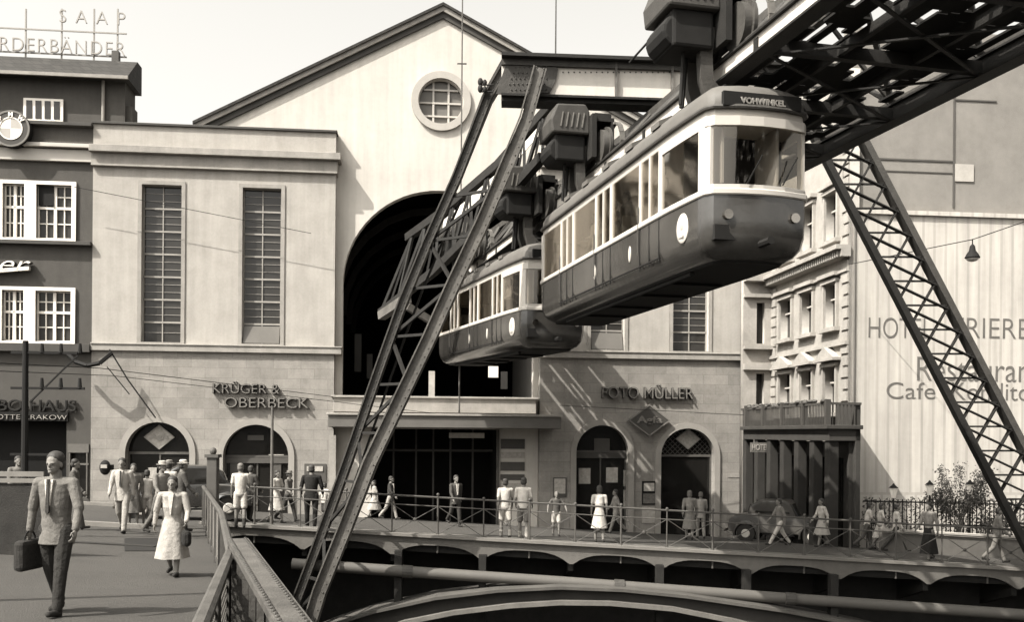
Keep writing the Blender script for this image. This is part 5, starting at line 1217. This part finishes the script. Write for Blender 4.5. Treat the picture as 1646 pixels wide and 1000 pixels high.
t = thing('letter_box', 'dark rounded box with white label on the station wall left of the arches', 'box', q-Vector((0, 0, .3)), AL)
MB().ell((0, 0, .3), .22, .16, .30, 16, 10).build('box_body', M_black, t, smooth='all'); MB().box(-.12, .12, -.19, -.13, .28, .42).build('label_plate', M_poster, t); MB().box(-.2, .2, .1, .5, .2, .4).build('bracket', M_black, t)
# tramway mast and wires on the left
mb = onG(40, 21.0); mt_ = P(40, 548, 21)
def arms_(t):
    h = mt_.z-mb.z; b = MB()
    for z, l in ((h-.25, 1.1), (h-1.0, 1.25), (h-2.4, .5)): b.bar((-.3, 0, z), (l, 0, z), .05, .05)
    b.bar((.1, 0, h-1.3), (1.1, 0, h-.3), .03, .03); b.build('crossarm', M_black, t)
    b = MB()
    for x in (.35, .75, 1.15): b.tube((x, 0, h-1.0), (x, 0, h-.78), .05, .03); b.tube((x, 0, h-.25), (x, 0, h-.05), .05, .03)
    each(b, 'insulator', M_black, t)
pole('tram_mast', 'black mast with crossarms and insulators before the left shop', 'mast', mb, mt_.z, .085, M_black, arms_)
def wire(label, pts, r=.014, sag=0, g=M_black):
    b = MB(); P_ = []
    for a, c_ in zip(pts, pts[1:]):
        n = 8
        for i in range(n): f = i/n; v = a.lerp(c_, f); v.z -= sag*4*f*(1-f); P_.append(v)
    P_.append(pts[-1]); b.path(P_, r, 5); o = b.build('overhead_wire', g, base=pts[0]); tag(o, label, 'wire'); return o
wire('thin wire from the tram mast across to the station corner', [P(-20, 583, 22), P(160, 592, 30), P(535, 638, 40.5)], .012)
wire('second thin wire crossing the left shop fronts lower down', [P(-20, 596, 22), P(180, 604, 30), P(700, 665, 38.5)], .010)
wire('thick black loop of cable hanging from the left building ledge', [P(108, 568, 39.5), P(122, 582, 39.4), P(140, 588, 39.3), P(160, 584, 39.4), P(180, 567, 39.6)], .09)
wire('wire slanting down from the ledge to the first arch', [P(176, 562, 39.6), P(205, 610, 39.6), P(250, 672, 39.7)], .03)
wire('short wire slanting beside the longer one on the stone wall', [P(172, 590, 39.6), P(208, 634, 39.7)], .022)
wire('fine wire slanting across the tall windows of the left wing', [P(118, 300, 39.5), P(500, 375, 40.5)], .012)
wire('wire carrying the hanging lamp towards the lattice leg', [P(1365, 425, 34), P(1563, 385, 30), P(1700, 338, 30)], .014)
wire('fine wire along the right wing below the neon letters', [P(900, 652, 40), P(1205, 668, 41.5)], .012)
wire('cable running up from the portal to the top of the girder', [P(1012, 100, 26), P(1048, 60, 25), P(1064, 45, 24)], .03)
q = P(1563, 414, 30)
t = thing('hanging_lamp', 'bell-shaped street lamp hanging from a wire in front of the blank hotel wall', 'lamp', q)
b = MB(); n = 20; b.loft([[(r_*math.cos(2*math.pi*i/n), r_*math.sin(2*math.pi*i/n), z) for i in range(n)] for z, r_ in ((-.02, .21), (.0, .22), (.10, .17), (.20, .10), (.34, .075), (.40, .03))]); b.build('lamp_shade', M_black, t, smooth=True)
MB().tube((0, 0, .38), (0, 0, .56), .018).build('hanger', M_black, t); MB().ell((0, 0, -.03), .18, .18, .10, 16, 8).build('lamp_glass', M_cream, t, smooth='all')
for px, py, lab in ((1437, 790, 'left'), (1495, 785, 'middle'), (1560, 784, 'right')):
    d = 33.2; q = onG(px, d); zt = P(px, py-10, d).z
    t = thing('lantern', 'small white post lantern with dark cap, %s one of the three before the hotel wall' % lab, 'lantern', q, 0, 'post lanterns along the wall'); h = zt-q.z
    MB().tube((0, 0, 0), (0, 0, h-.42), .04, .03).build('post', M_black, t); b = MB(); n = 6
    b.loft([[(r_*math.cos(2*math.pi*i/n), r_*math.sin(2*math.pi*i/n), z) for i in range(n)] for z, r_ in ((h-.44, .07), (h-.10, .14))]); b.build('lantern_glass', M_white, t)
    b = MB(); b.loft([[(r_*math.cos(2*math.pi*i/n), r_*math.sin(2*math.pi*i/n), z) for i in range(n)] for z, r_ in ((h-.10, .17), (h, .05), (h+.05, .02))]); b.build('lantern_cap', M_black, t)
# fence and low wall before the hotel wall
f0, f1 = Vector((X(1388, 34), 33.6, 0)), Vector((22, 34.4, 0))
t = thing('picket_fence', 'dark iron picket fence at the foot of the painted wall', 'fence', Vector((14.5, 34, -1.9)))
b = MB(); n = 66
for i in range(n):
    q = f0.lerp(f1, i/(n-1)); z = G(q.x, q.y); b.bar(q+Vector((0, 0, z)), q+Vector((0, 0, P(1450, 803, 34).z+.02*math.sin(i))), .03, .03)
q0_, q1_ = P(1388, 806, 33.6), P(1388, 806, 33.6); q1_ = Vector((22, 34.4, q0_.z-.2)); b.bar(q0_, q1_, .05, .05); b.bar(q0_-Vector((0, 0, .75)), q1_-Vector((0, 0, .75)), .05, .05)
b.build('pickets', M_black, t, world=True)
t = thing('hedge', 'clipped dark hedge behind the iron picket fence', 'hedge', Vector((15, 34.6, -2)))
b = MB(); random.seed(9)
for i in range(2200):
    f = random.random(); x = f0.x+.1+(10.0)*f; c_ = Vector((x, 34.1+.4*random.random(), P(1450, 800, 34).z-1.2*random.random()**1.2-.05-.03*math.sin(x*3)))
    a = Vector([random.gauss(0, 1) for _ in range(3)]).normalized(); s = a.orthogonal().normalized()*random.uniform(.04, .08); u = a.cross(s).normalized()*.03
    b.face([c_-s, c_+u, c_+s, c_-u])
b.build('foliage', M_leaf, t, world=True, recalc=False)
t = thing('low_wall', 'long low pale stone wall beyond the walkers at the right', 'wall', Vector((16, 32.6, -2)))
b = MB(); q = [Vector((x, 32.2, G(x, 32.2))) for x in (12.0, 16, 20, 26, 34)]
b.loft([[v+Vector((0, 0, -.1)), v+Vector((0, .3, -.1)), v+Vector((0, .3, .62)), v+Vector((0, 0, .62))] for v in q]); b.build('wall_face', M_conc, t, world=True)
b = MB(); b.loft([[v+Vector((0, -.06, .62)), v+Vector((0, .36, .62)), v+Vector((0, .36, .72)), v+Vector((0, -.06, .72))] for v in q]); b.build('coping', M_hotel, t, world=True)
# young tree before the wall
def shrub(name, label, cat, base, H_, rad, seed, n=4200):
    random.seed(seed); t = thing(name, label, cat, base); b = MB(); tips = []
    b.tube((0, 0, 0), (.03, 0, H_*.35), .05, .035)
    for i in range(16):
        a = random.uniform(0, 6.28); z0 = H_*random.uniform(.15, .45); r_ = rad*random.uniform(.4, 1); zt = H_*random.uniform(.55, 1.0)
        p0_ = Vector((.02, 0, z0)); p1_ = Vector((r_*.5*math.cos(a), r_*.5*math.sin(a), z0+(zt-z0)*.6)); p2_ = Vector((r_*math.cos(a), r_*math.sin(a), zt)); b.tube(p0_, p1_, .018, .012, n=5); b.tube(p1_, p2_, .012, .005, n=5); tips += [p1_.lerp(p2_, k/5) for k in range(6)]+[p2_]
    b.build('trunk', M_bark, t)
    b = MB()
    for i in range(n):
        c_ = random.choice(tips)+Vector([random.gauss(0, .11) for _ in range(3)]); a = Vector([random.gauss(0, 1) for _ in range(3)]).normalized(); s = a.orthogonal().normalized()*random.uniform(.025, .055); u = a.cross(s).normalized()*.025
        b.face([c_-s, c_+u, c_+s, c_-u])
    b.build('crown', M_leaf, t, recalc=False); return t
q = onG(1543, 33.4); shrub('young_tree', 'loose-branched young tree growing before the blank wall', 'tree', q, P(1543, 750, 33.4).z-q.z, 1.0, 4)
q = onG(1600, 33.4); shrub('bush', 'low bush between the young tree and the lattice leg', 'bush', q, 1.4, .8, 8, 900)

bf = thing('parapet_wall', 'dark parapet wall with pale double rail behind the man with the case', 'wall', onG(20, 17.5))
za, zb_, zc_ = P(40, 758, 17.5).z, P(40, 776, 17.5).z, P(40, 767, 17.5).z; xl, xr_ = X(-200, 17.5), X(76, 17.5)
MB().box(xl, xr_, 17.4, 17.46, -.6, zb_-.02).build('wall_face', mat('parapet_dark', .022, .9, .4, 3, .8, fine=.4), bf, world=True)
b = MB(); b.box(xl, xr_, 17.37, 17.41, zc_+.01, za); b.box(xl, xr_, 17.37, 17.41, zb_, zc_-.02); b.build('pale_rail', mat('pale_rail', .12, .8, .2, 4), bf, world=True)
q = Vector((-9.2, 10.2, 0)); q.z = G(q.x, q.y)
pole('shadow_pole', 'tall unseen pole added outside the left edge whose shadow crosses the pavement', 'street lamp', q, q.z+9, .10, M_black)  # out of view, added to throw a shadow line on the pavement
